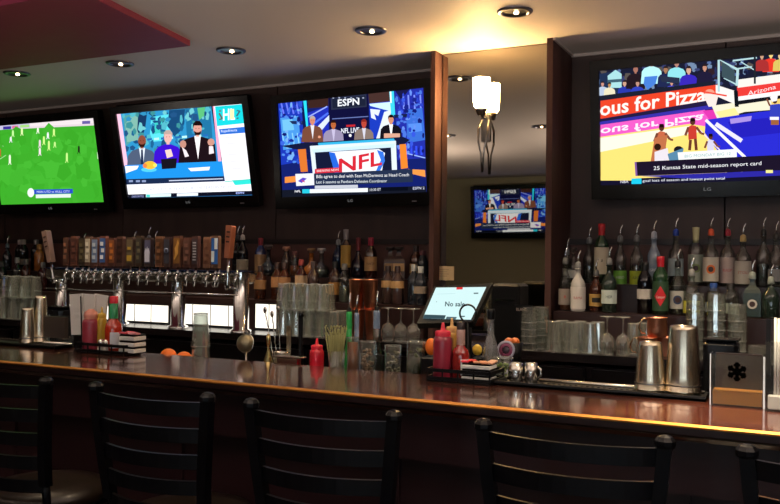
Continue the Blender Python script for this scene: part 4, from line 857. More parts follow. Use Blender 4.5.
for s_, px in enumerate((695, 716, 737)):
    for lv in range(6 if s_ < 2 else 5): glass_at('rocks', px, 354, 4.0, 'rocks glass, %s from bottom in the %s tower behind the tall shaker' % (ORD[lv], ('left', 'middle', 'right')[s_]), g, lv*.044)
g = 'small glasses at the right end of the back bar'
for i, px in enumerate((757, 777)): glass_at('rocks', px, 356, 3.98, 'single upturned rocks glass, %s from left behind the acrylic caddy' % ORD[i], g)

# copper
def cmug():
    t = thing('copper_mug', '', 'mug')
    mb = MB(); mb.lathe([(0, 0), (.040, 0), (.044, .006), (.046, .03), (.044, .085), (.046, .09), (.044, .09), (.042, .082), (.043, .03), (.04, .008), (0, .008)], 26); mb.build('cup', COPPER, t)
    mb = MB(); mb.tube([(-.043, 0, .082), (-.062, 0, .085), (-.078, 0, .062), (-.082, 0, .038), (-.070, 0, .018), (-.054, 0, .016)], .0035, 8); mb.build('handle', mat('pale_brass', 'd8b48c', .2, 1), t)
    return t
gm = 'stacked copper mugs on the back bar'
for px, Y, lv, rz, l in ((648, 3.96, 0, 0, 'copper mug at bottom left of the stack, handle to the left'), (665, 4.03, 0, 2.6, 'copper mug at bottom right of the stack behind the short shaker'), (657, 3.985, 1, .35, 'copper mug on top of the stack, handle to the left')):
    x = atY(px, 350, Y).x; put('cmug', cmug, l, (x, Y, BT+.001+lv*.091), rz, gm)
def ctumbler():
    return tag(MB().lathe([(0, 0), (.030, 0), (.033, .006), (.042, .16), (.044, .162), (.041, .162), (.032, .01), (0, .01)], 26).build('copper_tumbler', COPPER), '', 'tumbler')
gt = 'tall copper tumblers left of the register'
for px, Y, lv, l in ((356, 3.97, 0, 'tall copper tumbler at left of the copper group by the pint glasses'), (371.5, 3.97, 0, 'tall copper tumbler at right of the copper group, lower one'), (358, 4.0, 1, 'upper copper tumbler at left, reaching the bottle labels'), (371.5, 4.0, 1, 'upper copper tumbler at right, reaching the bottle labels')):
    x = atY(px, 330, Y).x; put('ctum', ctumbler, l, (x, 3.98, BT+.001+lv*.163), 0, gt)

# ------------------------------------------------------------------ register
ry = 3.35
a = atY(440, 288, ry); b = atY(485, 287, ry); c_ = atY(426, 320, ry)
zc = 1.0
rx = atY(455, 300, ry).x
cab = tag(MB().box((0, 0, .485), (.6, .30, .97), bev=.008).build('register_stand', BLACK, None, (rx+.05, 3.37, .0)), 'black stand carrying the sales register behind the bar', 'stand')
mb0 = cab
t = thing('register_screen', 'angled touch screen register reading No sale', 'cash register', (rx, 3.33, .972))
cen = (atY(440, 288, 3.36)+atY(482, 288, 3.36)+atY(424.5, 320, 3.26)+atY(466, 321, 3.26))/4
# pose: left edge leans, screen swivelled and tilted back
w_, h_ = .21, .165
TLp = atY(435.0, 287.5, 3.38); TRp = atY(485, 288.5, 3.42); BLp = atY(424.5, 319.5, 3.27)
u = (TRp-TLp); wv = u.length; u.normalize(); v = (TLp-BLp); hv = v.length; v.normalize(); n = u.cross(v).normalized()
rot = Matrix((u, n*-1, v)).transposed().to_4x4(); ctr = (TRp+BLp)/2
rot.translation = ctr-Vector((rx, 3.33, .972))
def skew(mb): mb.T = rot; return mb
du = Vector((TLp-BLp).dot(u)*0+0, ) if False else None
S = Screen(ctr, 0, 0, 9, 9); S.u = u; S.v = v; S.n = n
# local sheared outline: corners in the panel's own plane
def L2(x, y):
    d = ray(x, y); tt = (ctr-EYE).dot(n)/d.dot(n); p = EYE+d*tt-ctr; return p.dot(u), p.dot(v)
q = [L2(435.5, 287.5), (L2(485, 288.5)), L2(472, 321.5), L2(424.5, 318.5)]
hw = (q[1][0]-q[0][0])/2
cxl = (q[0][0]+q[1][0]+q[2][0]+q[3][0])/4; cyl_ = (q[0][1]+q[1][1]+q[2][1]+q[3][1])/4
S.V = []; S.Fc = []; S.col = []
S.poly([(435.5, 287.5), (485, 288.5), (472, 321.5), (424.5, 318.5)], 'd4f4f4')
S.poly([(426, 314.5), (447, 316), (446, 319.8), (424.5, 318.5)], '385058'); S.poly([(448, 317.5), (458, 318.2), (457, 320.5), (447, 319.9)], '506870')
S.rect(455.6, 287.9, 461.8, 290.2, 'd83838'); S.rect(473, 294, 477.5, 295.2, '405860'); S.poly([(461, 317), (466, 317.3), (465.5, 318.5), (460.5, 318.3)], '405860')
S.ell(437, 302, .5, .4, '607880', 6); S.rect(437, 294, 455, 294.3, 'a8d4d8')
S.text('No sale', (445.5, 302), (465, 302.8), 5, '304850')
so = S.build('screen', t, .8); so.matrix_local = Matrix.Translation(ctr+n*.006-Vector((rx, 3.33, .972))) @ rot.to_3x3().to_4x4()
mb = MB(); m_ = .016; qq = [(q[0][0]-m_, q[0][1]+m_), (q[1][0]+m_, q[1][1]+m_), (q[2][0]+m_, q[2][1]-m_), (q[3][0]-m_, q[3][1]-m_)][::-1]
mb.T = rot; mb.prism(qq, -.003, .035); mb.build('screen_housing', BLACK, t)
mb = MB(); cz_ = ctr.z-.972; pr_ = ctr-Vector((rx, 3.33, 0)); mb.T = Matrix.Translation((pr_.x, pr_.y+.09, 0)); mb.box((0, 0, .006), (.22, .18, .012), bev=.004); mb.box((0, .0, cz_*.5), (.07, .05, cz_-.02)); mb.build('stand', BLACK, t)
# printer and small black sign
p = atY(510, 302, 4.05)
t = thing('receipt_printer', 'black box-shaped machine on the back bar below the mirror', 'printer', (p.x, 4.05, BT+.001))
hp = atY(510, 284, 4.0).z-BT
mb = MB(); mb.box((0, 0, hp*.5), (.15, .16, hp), bev=.012); mb.build('housing', BLACK, t)
mb = MB(); mb.box((0, -.082, hp*.75), (.10, .006, .01)); mb.build('paper_slot', BLACKG, t)
p1 = atY(514, 305, 3.93); p2 = atY(532, 321, 3.93)
t = thing('small_sign', 'small black sign with faint pale lettering right of the register', 'sign', ((p1.x+p2.x)/2, 3.94, BT+.001))
mb = MB(); hz = p1.z-BT; mb.box((0, 0, hz/2), (p2.x-p1.x, .006, hz)); mb.build('board', BLACK, t)
vs, fs = TXT.setdefault('BLAND', text_tris('BLAND')); mb = MB(); mb.add([((a-.5)*.055-.008, -.0042, hz-.022+(b-.5)*.014) for a, b in vs], fs); mb.build('lettering', mat('pale_ink', '9a8c84', .6), t)
# ring on a stalk
p = atY(468, 314, 2.93); zb_ = LEDGE
t = thing('ring_holder', 'black ring on a thin upright stalk before the register', 'ring stand', (p.x, 2.93, LEDGE+.002))
rr_ = .033
mb = MB(); mb.tube([(0, 0, 0), (0, 0, p.z-LEDGE-rr_)], .0045); mb.lathe([(0, 0), (.03, 0), (.03, .006), (0, .008)], 20); mb.build('stalk', BLACK, t)
mb = MB(); mb.tube([(rr_*math.sin(i*math.pi/12), 0, p.z-LEDGE-rr_*math.cos(i*math.pi/12)) for i in range(25)], .0038, caps=False); mb.build('ring', BLACKG, t)

# ------------------------------------------------------------------ things on the counter
def shaker(H, r0, r1):
    def f():
        t = thing('cocktail_shaker', '', 'shaker')
        mb = MB(); mb.lathe([(r0, 0), (r0*1.03, .002), (r0*1.03, .006), (r0, .008), (r0*.97, H*.3), (r1*1.06, H-.01), (r1, H), (r1*.93, H+.001), (r1*.85, H-.004), (0, H-.004)], 40); mb.build('tin_body', mat('shaker_steel', 'dccfb8', .24, 1, scale=4, stretch=(6, 6, .3)), t)
        mb = MB(); mb.lathe([(r0*1.0, .022), (r0*1.008, .024), (r0*.998, .026)], 40); mb.build('rim_band', STEEL_D, t)
        return t
    return f
def on(px, py_base, Z=CT): return atZ(px, py_base, Z)
gs = 'upside-down steel cocktail shakers on bar mats'
def pshaker(px, yb, yt, wb, wt, label):
    q = on(px, yb-3, CT+.012); dep = (q-EYE).dot(fw); k = dep/F
    Hh = atY(px, yt, q.y).z-q.z; q.z = CT+.0122
    put(('sh', label), shaker(Hh, wb*k/2, wt*k/2), label, q, 0, gs)
pshaker(650, 393, 342, 30, 21, 'short steel cocktail shaker, left one of the right pair')
pshaker(683, 395, 326, 34, 26, 'tall steel cocktail shaker, right one of the right pair')
pshaker(27.2, 346, 308, 15, 10.5, 'short steel cocktail shaker, left one of the far left pair')
pshaker(40.2, 345, 296, 14.5, 10.5, 'tall steel cocktail shaker, right one of the far left pair')
def barmat(name, label, a, b, y0=CB-.125, y1=CB-.005):
    t = thing(name, label, 'bar mat', ((a+b)/2, (y0+y1)/2, CT+.0005)); L = b-a; D = y1-y0
    mb = MB(); mb.box((0, 0, .004), (L, D, .008)); mb.box((0, -D/2+.005, .008), (L, .010, .015)); mb.box((-L/2+.005, 0, .008), (.01, D-.02, .015)); mb.box((L/2-.005, 0, .008), (.01, D-.02, .015)); mb.build('rubber_base', RUBBER, t)
    mb = MB(); n_ = int(L/.02)
    for k in range(n_): mb.lathe([(.0055, .008), (.005, .0105), (0, .0105)], 6, (-L/2+.02+k*.02*(L-.04)/(.02*n_), -.02, 0)); mb.lathe([(.0055, .008), (.005, .0105), (0, .0105)], 6, (-L/2+.02+k*.02*(L-.04)/(.02*n_), .01, 0))
    o = mb.build('nubs', RUBBER, t); o['kind'] = 'stuff'
    mb = MB(); mb.tube([(-L/2+.012, D/2-.008, .012), (L/2-.012, D/2-.008, .012)], .0075, 12); mb.build('highlight_rod', STEEL, t)  # rod added to catch the bright reflected line along the mat
ma = on(492, 386).x; mb_ = on(709, 397).x
barmat('bar_mat', 'long black bar mat with steel rod under the right shakers', ma, mb_)
barmat('bar_mat', 'black bar mat under the far left pair of shakers', on(-40, 345).x, on(51, 350).x)
# squeeze bottles
def squeeze(H, r, body, capc, tipc, point=True):
    def f():
        t = thing('squeeze_bottle', '', 'squeeze bottle')
        mb = MB(); mb.lathe([(0, 0), (r*.95, 0), (r, .006), (r, H*.66), (r*.95, H*.72), (r*.8, H*.755), (r*.72, H*.76)], 26); mb.build('body', mat('squeeze_'+body, body, .3, coat=.3), t)
        mb = MB(); mb.lathe([(r*.80, H*.755), (r*.82, H*.83), (r*.72, H*.85), (r*.26, H*.865), (r*.20, H*.93), (r*.13, H), (0, H)] if point else [(r*.80, H*.755), (r*.85, H*.84), (r*.75, H*.93), (r*.4, H*.98), (r*.3, H), (0, H)], 22)
        for k in range(16): a = k*math.pi/8; mb.box((r*.79*math.cos(a), r*.79*math.sin(a), H*.792), (.002, .002, H*.06), a)
        mb.build('nozzle_cap', mat('cap_'+capc, capc, .35), t)
        return t
    return f
def stand(key, maker, label, px, ytop, Y, Z, hdef, group=None):
    """stand a thing of natural height hdef at px so that its top shows at ytop"""
    q = atY(px, ytop, Y); o = put(key, maker, label, (q.x, Y, Z+.001), 0, group); s = (q.z-Z-.001)/hdef; o.scale = (1, 1, s) if abs(s-1) < .6 else (1, 1, 1); return o
CY = 2.74
stand('sq1', squeeze(.19, .034, '8c2438', 'd83048', 'd83048'), 'dark red squeeze bottle with bright red cap in the middle condiment rack', 443, 322.5, CY, CT+.006, .19)
stand('sq2', squeeze(.19, .026, 'c09040', 'd8a868', 'e0b878'), 'yellow squeeze bottle with tan tip behind the dark red one', 452, 318, CY+.055, CT+.006, .19)
stand('sq3', squeeze(.16, .036, '9a3444', 'd08878', 'c46058', False), 'dull red squeeze bottle in the left condiment rack', 91, 309, CY+.0, CT+.006, .16)
stand('sq4', squeeze(.15, .022, 'c8a030', 'd8b040', 'd8b040'), 'yellow mustard squeeze bottle in the left condiment rack', 102, 307, CY+.025, CT+.006, .15)
stand('sq5', squeeze(.13, .030, 'd01830', 'e02038', 'e02038'), 'small bright red squeeze bottle on the shelf behind the counter', 317, 338.5, 2.97, LEDGE, .13)
def saucebottle(capc, neckc, liq, H=.2, r=.03, lab='d8d8dc'):
    def f():
        t = thing('sauce_bottle', '', 'sauce bottle')
        mb = MB(); mb.lathe([(0, 0), (r*.9, 0), (r, .006), (r, H*.42), (r*.9, H*.5), (r*.5, H*.58), (r*.42, H*.64), (r*.38, H*.86), (0, H*.86)], 24); mb.build('glass_body', mat('sauce_'+liq, liq, .1, coat=.8), t)
        mb = MB(); mb.lathe([(r*.5, H*.60), (r*.5, H*.87), (r*.44, H*.88)], 20); mb.build('neck_sleeve', mat('sleeve_'+neckc, neckc, .3), t)
        mb = MB(); mb.lathe([(r*.5, H*.87), (r*.5, H*.99), (r*.4, H), (0, H)], 18); mb.build('cap', mat('cap_'+capc, capc, .35), t)
        mb = MB(); mb.lathe([(r*1.012, H*.08), (r*1.012, H*.36)], 12, a0=-1.2, a1=.2); mb.build('label', mat('label_'+lab, lab, .6), t)
        return t
    return f
stand('sb1', saucebottle('d02038', '30905c', 'b03018', H=.19, r=.037), 'hot sauce bottle with red cap and green neck sleeve', 114, 296, CY+.0, CT+.006, .19)
stand('sb2', saucebottle('24181c', 'a08078', '8c2420', H=.19, r=.031), 'dark red sauce bottle with black cap in the middle condiment rack', 461, 322, CY+.01, CT+.006, .19)
# soda bottle
def sodab():
    t = thing('glass_bottle', '', 'bottle')
    mb = MB(); mb.lathe([(0, 0), (.037, 0), (.039, .006), (.039, .08), (.037, .095), (.020, .15), (.013, .165), (.012, .20), (.014, .205), (.014, .215)], 26); mb.build('glass_body', thin_glass('soda_bottle_glass', tint='d8dcdc', haze=.22, hazecol='d8d8dc'), t)
    mb = MB(); mb.lathe([(.0145, .205), (.0155, .225), (.014, .232), (0, .232)], 20); mb.build('cap', BLACK, t)
    mb = MB(); mb.lathe([(.0398, .03), (.0398, .062)], 14, a0=-2.2, a1=-.2); mb.build('label', mat('label_soda', 'b8b0b8', .5), t)
    mb = MB(); mb.lathe([(0, .004), (.033, .004), (.033, .06), (0, .06)], 20); mb.build('liquid', mat('dark_liquid', '1c1010', .1), t)
    return t
stand('soda', sodab, 'clear glass bottle with black cap and sloped shoulders beside the register', 491, 309, 2.98, LEDGE, .232)
# condiment racks
def rack(label, a, b, front, back):
    t = thing('condiment_rack', label, 'rack', ((a+b)/2, (front+back)/2, CT+.0005)); L = b-a; D = back-front
    mb = MB(); mb.box((0, 0, .002), (L, D, .004))
    for k in range(5):
        pass
    mb.build('tray_floor', BLACK, t)
    mb = MB()
    for z in (.012, .040):
        mb.box((0, -D/2+.003, z), (L, .006, .012)); mb.box((0, D/2-.003, z), (L, .006, .012)); mb.box((-L/2+.003, 0, z), (.006, D-.012, .012)); mb.box((L/2-.003, 0, z), (.006, D-.012, .012))
    for i in range(5):
        x = -L/2+.004+i*(L-.008)/4; mb.box((x, -D/2+.0025, .024), (.005, .004, .046)); mb.box((x, D/2-.0025, .024), (.005, .004, .046))
    mb.build('side_rails', BLACK, t)
    return t
ra = atZ(429, 380, CT).x; rb = atZ(496, 384, CT).x
rack('black condiment rack at the middle of the counter holding sauces and sugar packets', ra, rb, 2.685, 2.835)
r1 = atZ(78, 352, CT).x; r2 = atZ(141, 354, CT).x
rack('black condiment rack at left of the counter holding ketchup and hot sauce', r1, r2, 2.685, 2.79)
# sugar packets: white boxes with packets
def sugar(label, px, Y, w, yt, tops):
    x = atY(px, 370, Y).x; z = CT+.006
    t = thing('sugar_packet_holder', label, 'packet holder', (x, Y, z))
    hh = atY(px, yt, Y-.03).z-z
    for k in range(3):
        mb = MB(); mb.box((0, 0, hh*(.17+.32*k)), (w, .075, hh*.2), bev=.002); mb.build('white_tray', WHITE, t)
        mb = MB(); mb.box((0, .002, hh*(.32+.32*k)), (w*.96, .07, hh*.08)); mb.build('gap_shade', BLACK, t)  # black slab paints the shade in the gap between trays
    r_ = random.Random(3)
    for k, c in enumerate(tops):
        mb = MB(); mb.T = Matrix.Translation((-w/2+w*(k+.5)/len(tops), r_.uniform(-.02, .02), hh*1.06)) @ Matrix.Rotation(r_.uniform(-.5, .5), 4, 'Z') @ Matrix.Rotation(r_.uniform(-.3, .3), 4, 'X')
        mb.box((0, 0, 0), (w/len(tops)*1.25, .05, .008), bev=.002); mb.build('sugar_packet', mat('packet_'+c, c, .5), t)
    return t
sugar('white stacked holder with red and orange sugar packets in the middle rack', 479, 2.745, .105, 364, ['e8384c', 'f05048', 'e0a078', 'd89068', 'e8b090'])
sugar('white holder with pink packets at right end of the left rack', 132, 2.745, .088, 335, ['e05868', 'f07080', 'e8a0a8'])
# salt shakers in left rack
def salts():
    t = thing('salt_shaker', '', 'salt shaker')
    mb = MB(); mb.lathe([(0, 0), (.014, 0), (.016, .01), (.013, .04)], 14); mb.build('glass_body', mat('salt_glass', 'd0c8b8', .1, coat=.5), t)
    mb = MB(); mb.lathe([(.014, .04), (.0145, .05), (.008, .058), (0, .059)], 14); mb.build('metal_top', STEEL, t)
    return t
for px, l in ((101, 'small salt shaker with steel top in front of the mustard'), (106, 'small pepper shaker with steel top beside the hot sauce')):
    put('salt', salts, l, (atY(px, 340, 2.705).x, 2.705, CT+.006), 0, 'salt and pepper shakers in the left rack')
# steel cups
def steelcup(H, r):
    def f():
        t = thing('steel_cup', '', 'cup')
        mb = MB(); mb.lathe([(0, 0), (r*.92, 0), (r, .004), (r*.96, H*.5), (r*.93, H), (r*.86, H), (r*.86, H-.02), (0, H-.02)], 26); mb.build('cup_body', STEEL, t); return t
    return f
def cup2():
    t = steelcup(.065, .023)(); mb = MB(); mb.tube([(.02, -.005, .055), (.036, -.008, .048), (.038, -.008, .028), (.022, -.005, .01)], .004); mb.build('handle', STEEL, t); return t
zz = CT+.0115
q = atY(516, 378, 2.775); put('cup1', steelcup(.062, .026), 'small straight steel cup at left end of the long bar mat', (q.x, 2.775, zz), 0)
q = atY(531, 378, 2.775); put('cup2', cup2, 'small steel cup with side handle beside the plain one', (q.x, 2.775, zz), 0)

# acrylic caddies (right one has a dark star mark)
def acrylic(label, pxa, pxb, yb, yt, star):
    a = atZ(pxa, yb, CT); b = atZ(pxb, yb+3, CT); Yc = (a.y+b.y)/2; w = b.x-a.x if b.x > a.x else .15
    Yf = Yc; H = atY(pxa, yt, Yf).z-CT; D = min(.10, CB-Yf+.02)
    t = thing('napkin_caddy', label, 'napkin holder', (a.x+w/2, Yf+D/2, CT+.001))
    mb = MB(); mb.box((0, -D/2+.002, H/2), (w, .004, H)); mb.build('front_panel', ACRYL, t)
    mb = MB(); mb.box((-w/2+.002, 0, H/2), (.004, D-.008, H)); mb.box((w/2-.002, 0, H/2), (.004, D-.008, H)); mb.box((0, 0, .002), (w-.008, D-.008, .004)); mb.build('sides', ACRYL, t)
    mb = MB(); mb.box((w/2-.002, -D/2-.001, H/2), (.006, .003, H)); mb.box((-w/2+.002, -D/2-.001, H/2), (.003, .003, H)); mb.build('polished_edges', mat('acrylic_edge', 'c8d4e8', .08, coat=1), t)
    mb = MB(); mb.box((0, D/2-.018, H*.62), (w-.02, .02, H*.72)); mb.build('dark_insert', mat('napkin_dark', '382e2a', .5), t)
    mb = MB(); mb.box((0, -.008, H*(.16 if star else .04)), (w-.016, D-.03, H*(.26 if star else .04))); mb.build('wood_base', mat('caddy_amber_glow', 'd8923c', .35, coat=.5) if star else BLACK, t)  # added base block; amber colour on starred caddy paints light glowing through it
    if star:
        mb = MB()
        for k in range(3):
            mb.T = Matrix.Translation((0, -D/2-.0015, H*.68)) @ Matrix.Rotation(k*math.pi/3, 4, 'Y'); mb.box((0, -.001*k, 0), (.010, .002, .056)); mb.box((0, -.0003, .020), (.018, .002, .007)); mb.box((0, -.0003, -.020), (.018, .002, .007))
        mb.build('star_mark', mat('star_black', '020202', .9, spec=0), t)
    return t
acrylic('clear acrylic napkin caddy with a black snowflake mark at right of the counter', 709, 765, 406, 354, True)
acrylic('clear acrylic napkin caddy beside the far left shakers', 53, 72, 343, 315, False)
# menu holders / white cards
def cards(label, px0, px1, yt, yb, Y, lean=0):
    a = atY(px0, yt, Y); b = atY(px1, yb, Y); t = thing('napkin_stack', label, 'napkins', ((a.x+b.x)/2, Y, CT+.001)); w = b.x-a.x; H = a.z-CT
    mb = MB(); mb.box((0, .006, .03), (w*.9, .03, .06), bev=.004); mb.build('holder', BLACK, t)
    for k, dx in enumerate((-.28, .0, .28)):
        mb = MB(); mb.T = Matrix.Translation((dx*w, -.01+k*.01, .062)) @ Matrix.Rotation((-.08, .02, .1)[k]+lean, 4, 'Y'); mb.box((0, 0, (H-.062)/2), (w*.44, .006, H-.064)); mb.build('folded_napkin', PAPER, t)
    mb = MB(); mb.tube([(-.1*w, -.02, .06), (-.14*w, -.022, H*.96)], .003); mb.build('black_straw', BLACK, t)
cards('white folded napkins and a black straw behind the left condiment rack', 74, 103, 293.5, 320, CB-.026)
def straws(label, px, Y, yt):
    q = atY(px, yt, Y); H = q.z-CT; t = thing('straw_holder', label, 'straw holder', (q.x, Y, CT+.001))
    mb = MB(); mb.box((0, 0, .10), (.06, .05, .20)); mb.build('clear_box', ACRYL, t)
    mb = MB(); mb.box((-.022, .0, H/2+.05), (.012, .03, H-.11)); mb.build('dark_divider', BLACK, t)
    for k in range(5):
        mb = MB(); mb.tube([(-.004+k*.008, -.004, .004), (-.004+k*.009, 0, H-.002*k)], .0038); mb.build('white_straw', WHITE, t)
    mb = MB(); mb.box((0, -.005, .025), (.045, .03, .04), bev=.003); mb.build('white_base', PAPER, t)
straws('straw holder with white straws at the right edge of the counter', 777, 2.66, 318)
# black straw tray on top behind caddy
q = atY(722, 349, 3.0); t = thing('black_container', 'black round-cornered container behind the snowflake caddy', 'container', (q.x, 2.98, LEDGE+.001))
mb = MB(); Hq = atY(722, 340, 2.98).z-LEDGE; mb.box((0, 0, Hq/2), (.11, .09, Hq), bev=.015); mb.build('box_body', mat('container_black', '14161c', .25), t)
mb = MB(); mb.box((0, 0, Hq+.002), (.114, .094, .006), bev=.002); mb.build('lid', BLACKG, t)
q = atY(60, 312, 3.0); t = thing('black_container', 'black container behind the far left acrylic caddy', 'container', (q.x, 2.98, LEDGE+.001))
mb = MB(); Hq = atY(60, 307.5, 2.98).z-LEDGE; mb.box((0, 0, Hq/2), (.15, .09, Hq), bev=.015); mb.build('box_body', MATS['container_black'], t)
mb = MB(); mb.box((0, 0, Hq+.002), (.154, .094, .006), bev=.002); mb.build('lid', BLACKG, t)

# items on the shelf behind the counter
def ledge_at(px, yt, Y=2.97): q = atY(px, yt, Y); return q.x, Y, q.z-LEDGE-.001
def fruit(col, leaf=True, name='orange_fruit', cat='orange'):
    def f():
        t = thing(name, '', cat); mb = MB(); mb.ball((0, 0, .037), .037, (1, 1, .95), 20, 12); mb.build('peel', mat('peel_'+col, col, .45, scale=150, bump=.2), t)
        mb = MB(); mb.lathe([(.004, 0), (.003, .003), (0, .003)], 8, (0, 0, .071)); mb.build('stem_button', mat('stem_green', '4a5a28', .6), t); return t
    return f
def crate(x0, x1, Y, z): # fruit sits in low tray
    pass
for px, yt, l in ((168.5, 348.5, 'whole orange just behind the counter edge, left one of two'), (184, 351.5, 'whole orange just behind the counter edge, right one of two')):
    x, Y, h = ledge_at(px, yt, 2.9); put('orange', fruit('f0761c'), l, (x, Y, LEDGE+.001+max(0, h-.072)), 0, 'oranges behind the counter')
x, Y, h = ledge_at(431, 337.5, 2.93)
tray = tag(MB().box((0, 0, (h-.07)/2), (.08, .09, h-.072), bev=.006).build('fruit_box', BLACK, None, (x+.015, Y, LEDGE+.001)), 'low black box holding up an orange behind the red squeeze bottle', 'box')
put('orange', fruit('f0761c'), 'whole orange half hidden left of the dark red squeeze bottle', (x, Y, LEDGE+.001+h-.0705), 0).scale = (.6, .6, .95)
x2, Y2, h2 = ledge_at(473.5, 345, 2.93); LS = .55
tray = tag(MB().box((0, 0, (h2-.044)/2), (.04, .05, h2-.044), bev=.006).build('fruit_box', BLACK, None, (x2+.014, Y2+.03, LEDGE+.001)), 'low black box holding up a lemon behind the packets', 'box')
put('lemon', fruit('e8c040', name='lemon', cat='lemon'), 'yellow lemon behind the sugar packets', (x2+.004, Y2+.03, LEDGE+.001+h2-.0430), 0).scale = (.5, .5, .6)
# stacked pint glasses upside down
def pint2():
    mb = MB().lathe([(.0, .15), (.029, .15), (.0305, .147), (.0335, .10), (.0335, .095), (.043, .0), (.041, .0), (.0285, .138), (0, .14)], 18, smooth=False)
    bead(mb, .043, .003, .003); bead(mb, .0305, .146, .004); bead(mb, .034, .097, .002)
    return tag(mb.build('pint_glass', [GLASS, GEDGE]), '', 'glass')
for k, l in enumerate(('bottom glass of the upside-down stack on the counter edge near the taps', 'middle glass of the upside-down stack on the counter edge near the taps', 'top glass of the upside-down stack on the counter edge near the taps')):
    x, Y, h = ledge_at(201, 313, 2.95); put('pint2', pint2, l, (x, Y, LEDGE+.001+k*max(.03, (h-.15)/2)), 0, 'stack of three upside-down pint glasses')
# strainer
x, Y, h = ledge_at(246, 333, 2.95)
t = thing('mesh_strainer', 'round bronze-toned mesh strainer standing behind the counter edge', 'strainer', (x, Y, LEDGE+.001))
mb = MB(); mb.T = Matrix.Translation((0, 0, h-.045)) @ Matrix.Rotation(R(80), 4, 'X'); mb.lathe([(.040, 0), (.036, .018), (.024, .030), (0, .036)], 26); mb.build('mesh_bowl', mat('mesh_bronze', '8a8068', .35, .9, scale=200, bump=.4), t)
mb = MB(); mb.T = Matrix.Translation((0, 0, h-.045)) @ Matrix.Rotation(R(80), 4, 'X'); mb.tube([(.040*math.cos(i*math.pi/12), .040*math.sin(i*math.pi/12), 0) for i in range(25)], .003, caps=False); mb.T = Matrix.Identity(4)
mb.tube([(-.012, 0, h-.008), (-.008, 0, h+.006), (0, 0, h+.012), (.008, 0, h+.006), (.012, 0, h-.008)], .002); mb.tube([(0, .005, 0), (0, .003, h-.085)], .004); mb.build('rim_and_loop', STEEL, t)
# jigger
x, Y, h = ledge_at(268.5, 334, 2.93)
t = thing('jigger', 'gold-lit jigger with a slim waist left of the bar spoons', 'jigger', (x, Y, LEDGE+.001))
mb = MB(); mb.lathe([(0, 0), (.024, 0), (.024, .01), (.021, h*.4), (.008, h*.62), (.005, h*.72), (.009, h*.8), (.010, h*.92), (.006, h), (0, h)], 24); mb.build('body', mat('jigger_gold', 'd8c080', .15, 1), t)
mb = MB(); mb.lathe([(.0245, h*.2), (.0255, h*.22), (.0235, h*.25)], 24); mb.build('band', STEEL, t)
# bar spoons in a steel cup
xc, Yc_, hc = ledge_at(282, 352, 2.98)
t = thing('utensil_cup', 'short steel cup holding the twisted bar spoons', 'cup', (xc, Yc_, LEDGE+.001))
mb = MB(); mb.lathe([(0, 0), (.03, 0), (.032, .004), (.034, hc), (.032, hc), (.029, .008), (0, .008)], 24); mb.build('cup_body', STEEL_D, t)
mb = MB(); mb.lathe([(.034, hc-.003), (.036, hc), (.034, hc+.002)], 24); mb.build('rim', STEEL, t)
for px, yt, dx, l in ((265, 310, -.012, 'twisted steel bar spoon leaning furthest left in the cup'), (272, 314, .0, 'twisted steel bar spoon in the middle of the cup'), (278, 309, .012, 'twisted steel bar spoon nearest the upright knife')):
    q = atY(px, yt, 2.96); t = thing('bar_spoon', l, 'bar spoon', (xc+dx, 2.96, LEDGE+.012), 0, 'bar spoons in the steel cup')
    top = Vector((q.x-xc-dx, 0, q.z-LEDGE-.012)); mb = MB(); pts = [top*(i/24)+Vector((.0012*math.cos(i*2.2), .0012*math.sin(i*2.2), 0)) for i in range(25)]
    mb.tube(pts, [.0022+.0007*(i % 2) for i in range(25)], 6); mb.build('twisted_shaft', STEEL, t)
    mb = MB(); mb.ball(top, .009, (1, .5, 1.6), 12, 8); mb.build('spoon_end', STEEL, t)
x, Y, h = ledge_at(289, 326, 3.0)
t = thing('bar_knife', 'upright steel blade with dark handle right of the bar spoons', 'knife', (x, Y, LEDGE+.001))
mb = MB(); mb.box((0, 0, h*.7), (.022, .002, h*.6)); mb.build('blade', STEEL, t)
mb = MB(); mb.box((0, 0, h*.2), (.022, .014, h*.4), bev=.004); mb.build('handle', BLACK, t)
x, Y, h = ledge_at(301, 312, 3.0)
t = thing('muddler', 'long black muddler standing right of the steel blade', 'muddler', (x, Y, LEDGE+.001))
mb = MB(); mb.lathe([(0, 0), (.012, 0), (.011, .02), (.009, h*.6), (.011, h*.95), (.012, h), (0, h)], 18); mb.build('shaft', BLACK, t)
mb = MB(); mb.lathe([(.0122, h*.93), (.0128, h*.95), (.0122, h*.97)], 18); mb.build('collar', BLACKG, t)
# small steel tray
p = ledge_at(289, 357, 2.92)
t = tag(MB().box((0, 0, .0), (.14, .05, .006), bev=.002).box((0, 0, -p[2]/2), (.10, .03, p[2]-.01)).build('steel_tray', STEEL, None, (p[0], 2.92, LEDGE+.002+p[2])), 'narrow shiny steel tray at the counter edge below the bar spoons', 'tray')
# drink umbrella picks / straws jar
x, Y, h = ledge_at(337, 326, 2.96)
t = thing('pick_jar', 'glass full of pale green cocktail picks behind the counter', 'jar', (x, Y, LEDGE+.001))
mb = MB(); mb.lathe([(0, 0), (.026, 0), (.028, .004), (.036, h*.58), (.034, h*.58), (.026, .008), (0, .008)], 26); mb.build('glass', GLASS, t)
mb = MB(); r_ = random.Random(9)
for k in range(70):
    a = r_.uniform(0, 6.28); q0 = r_.uniform(0, .018); q1 = q0*2.5+.004; mb.tube([(q0*math.cos(a), q0*math.sin(a), .01), (q1*math.cos(a), q1*math.sin(a), h*r_.uniform(.82, 1))], .0016, 5)
    mb.ball((q1*math.cos(a), q1*math.sin(a), h*r_.uniform(.85, 1)), .0035, seg=6, rings=4)
o = mb.build('cocktail_picks', mat('pick_green', '8c8a58', .6), t); o['kind'] = 'stuff'
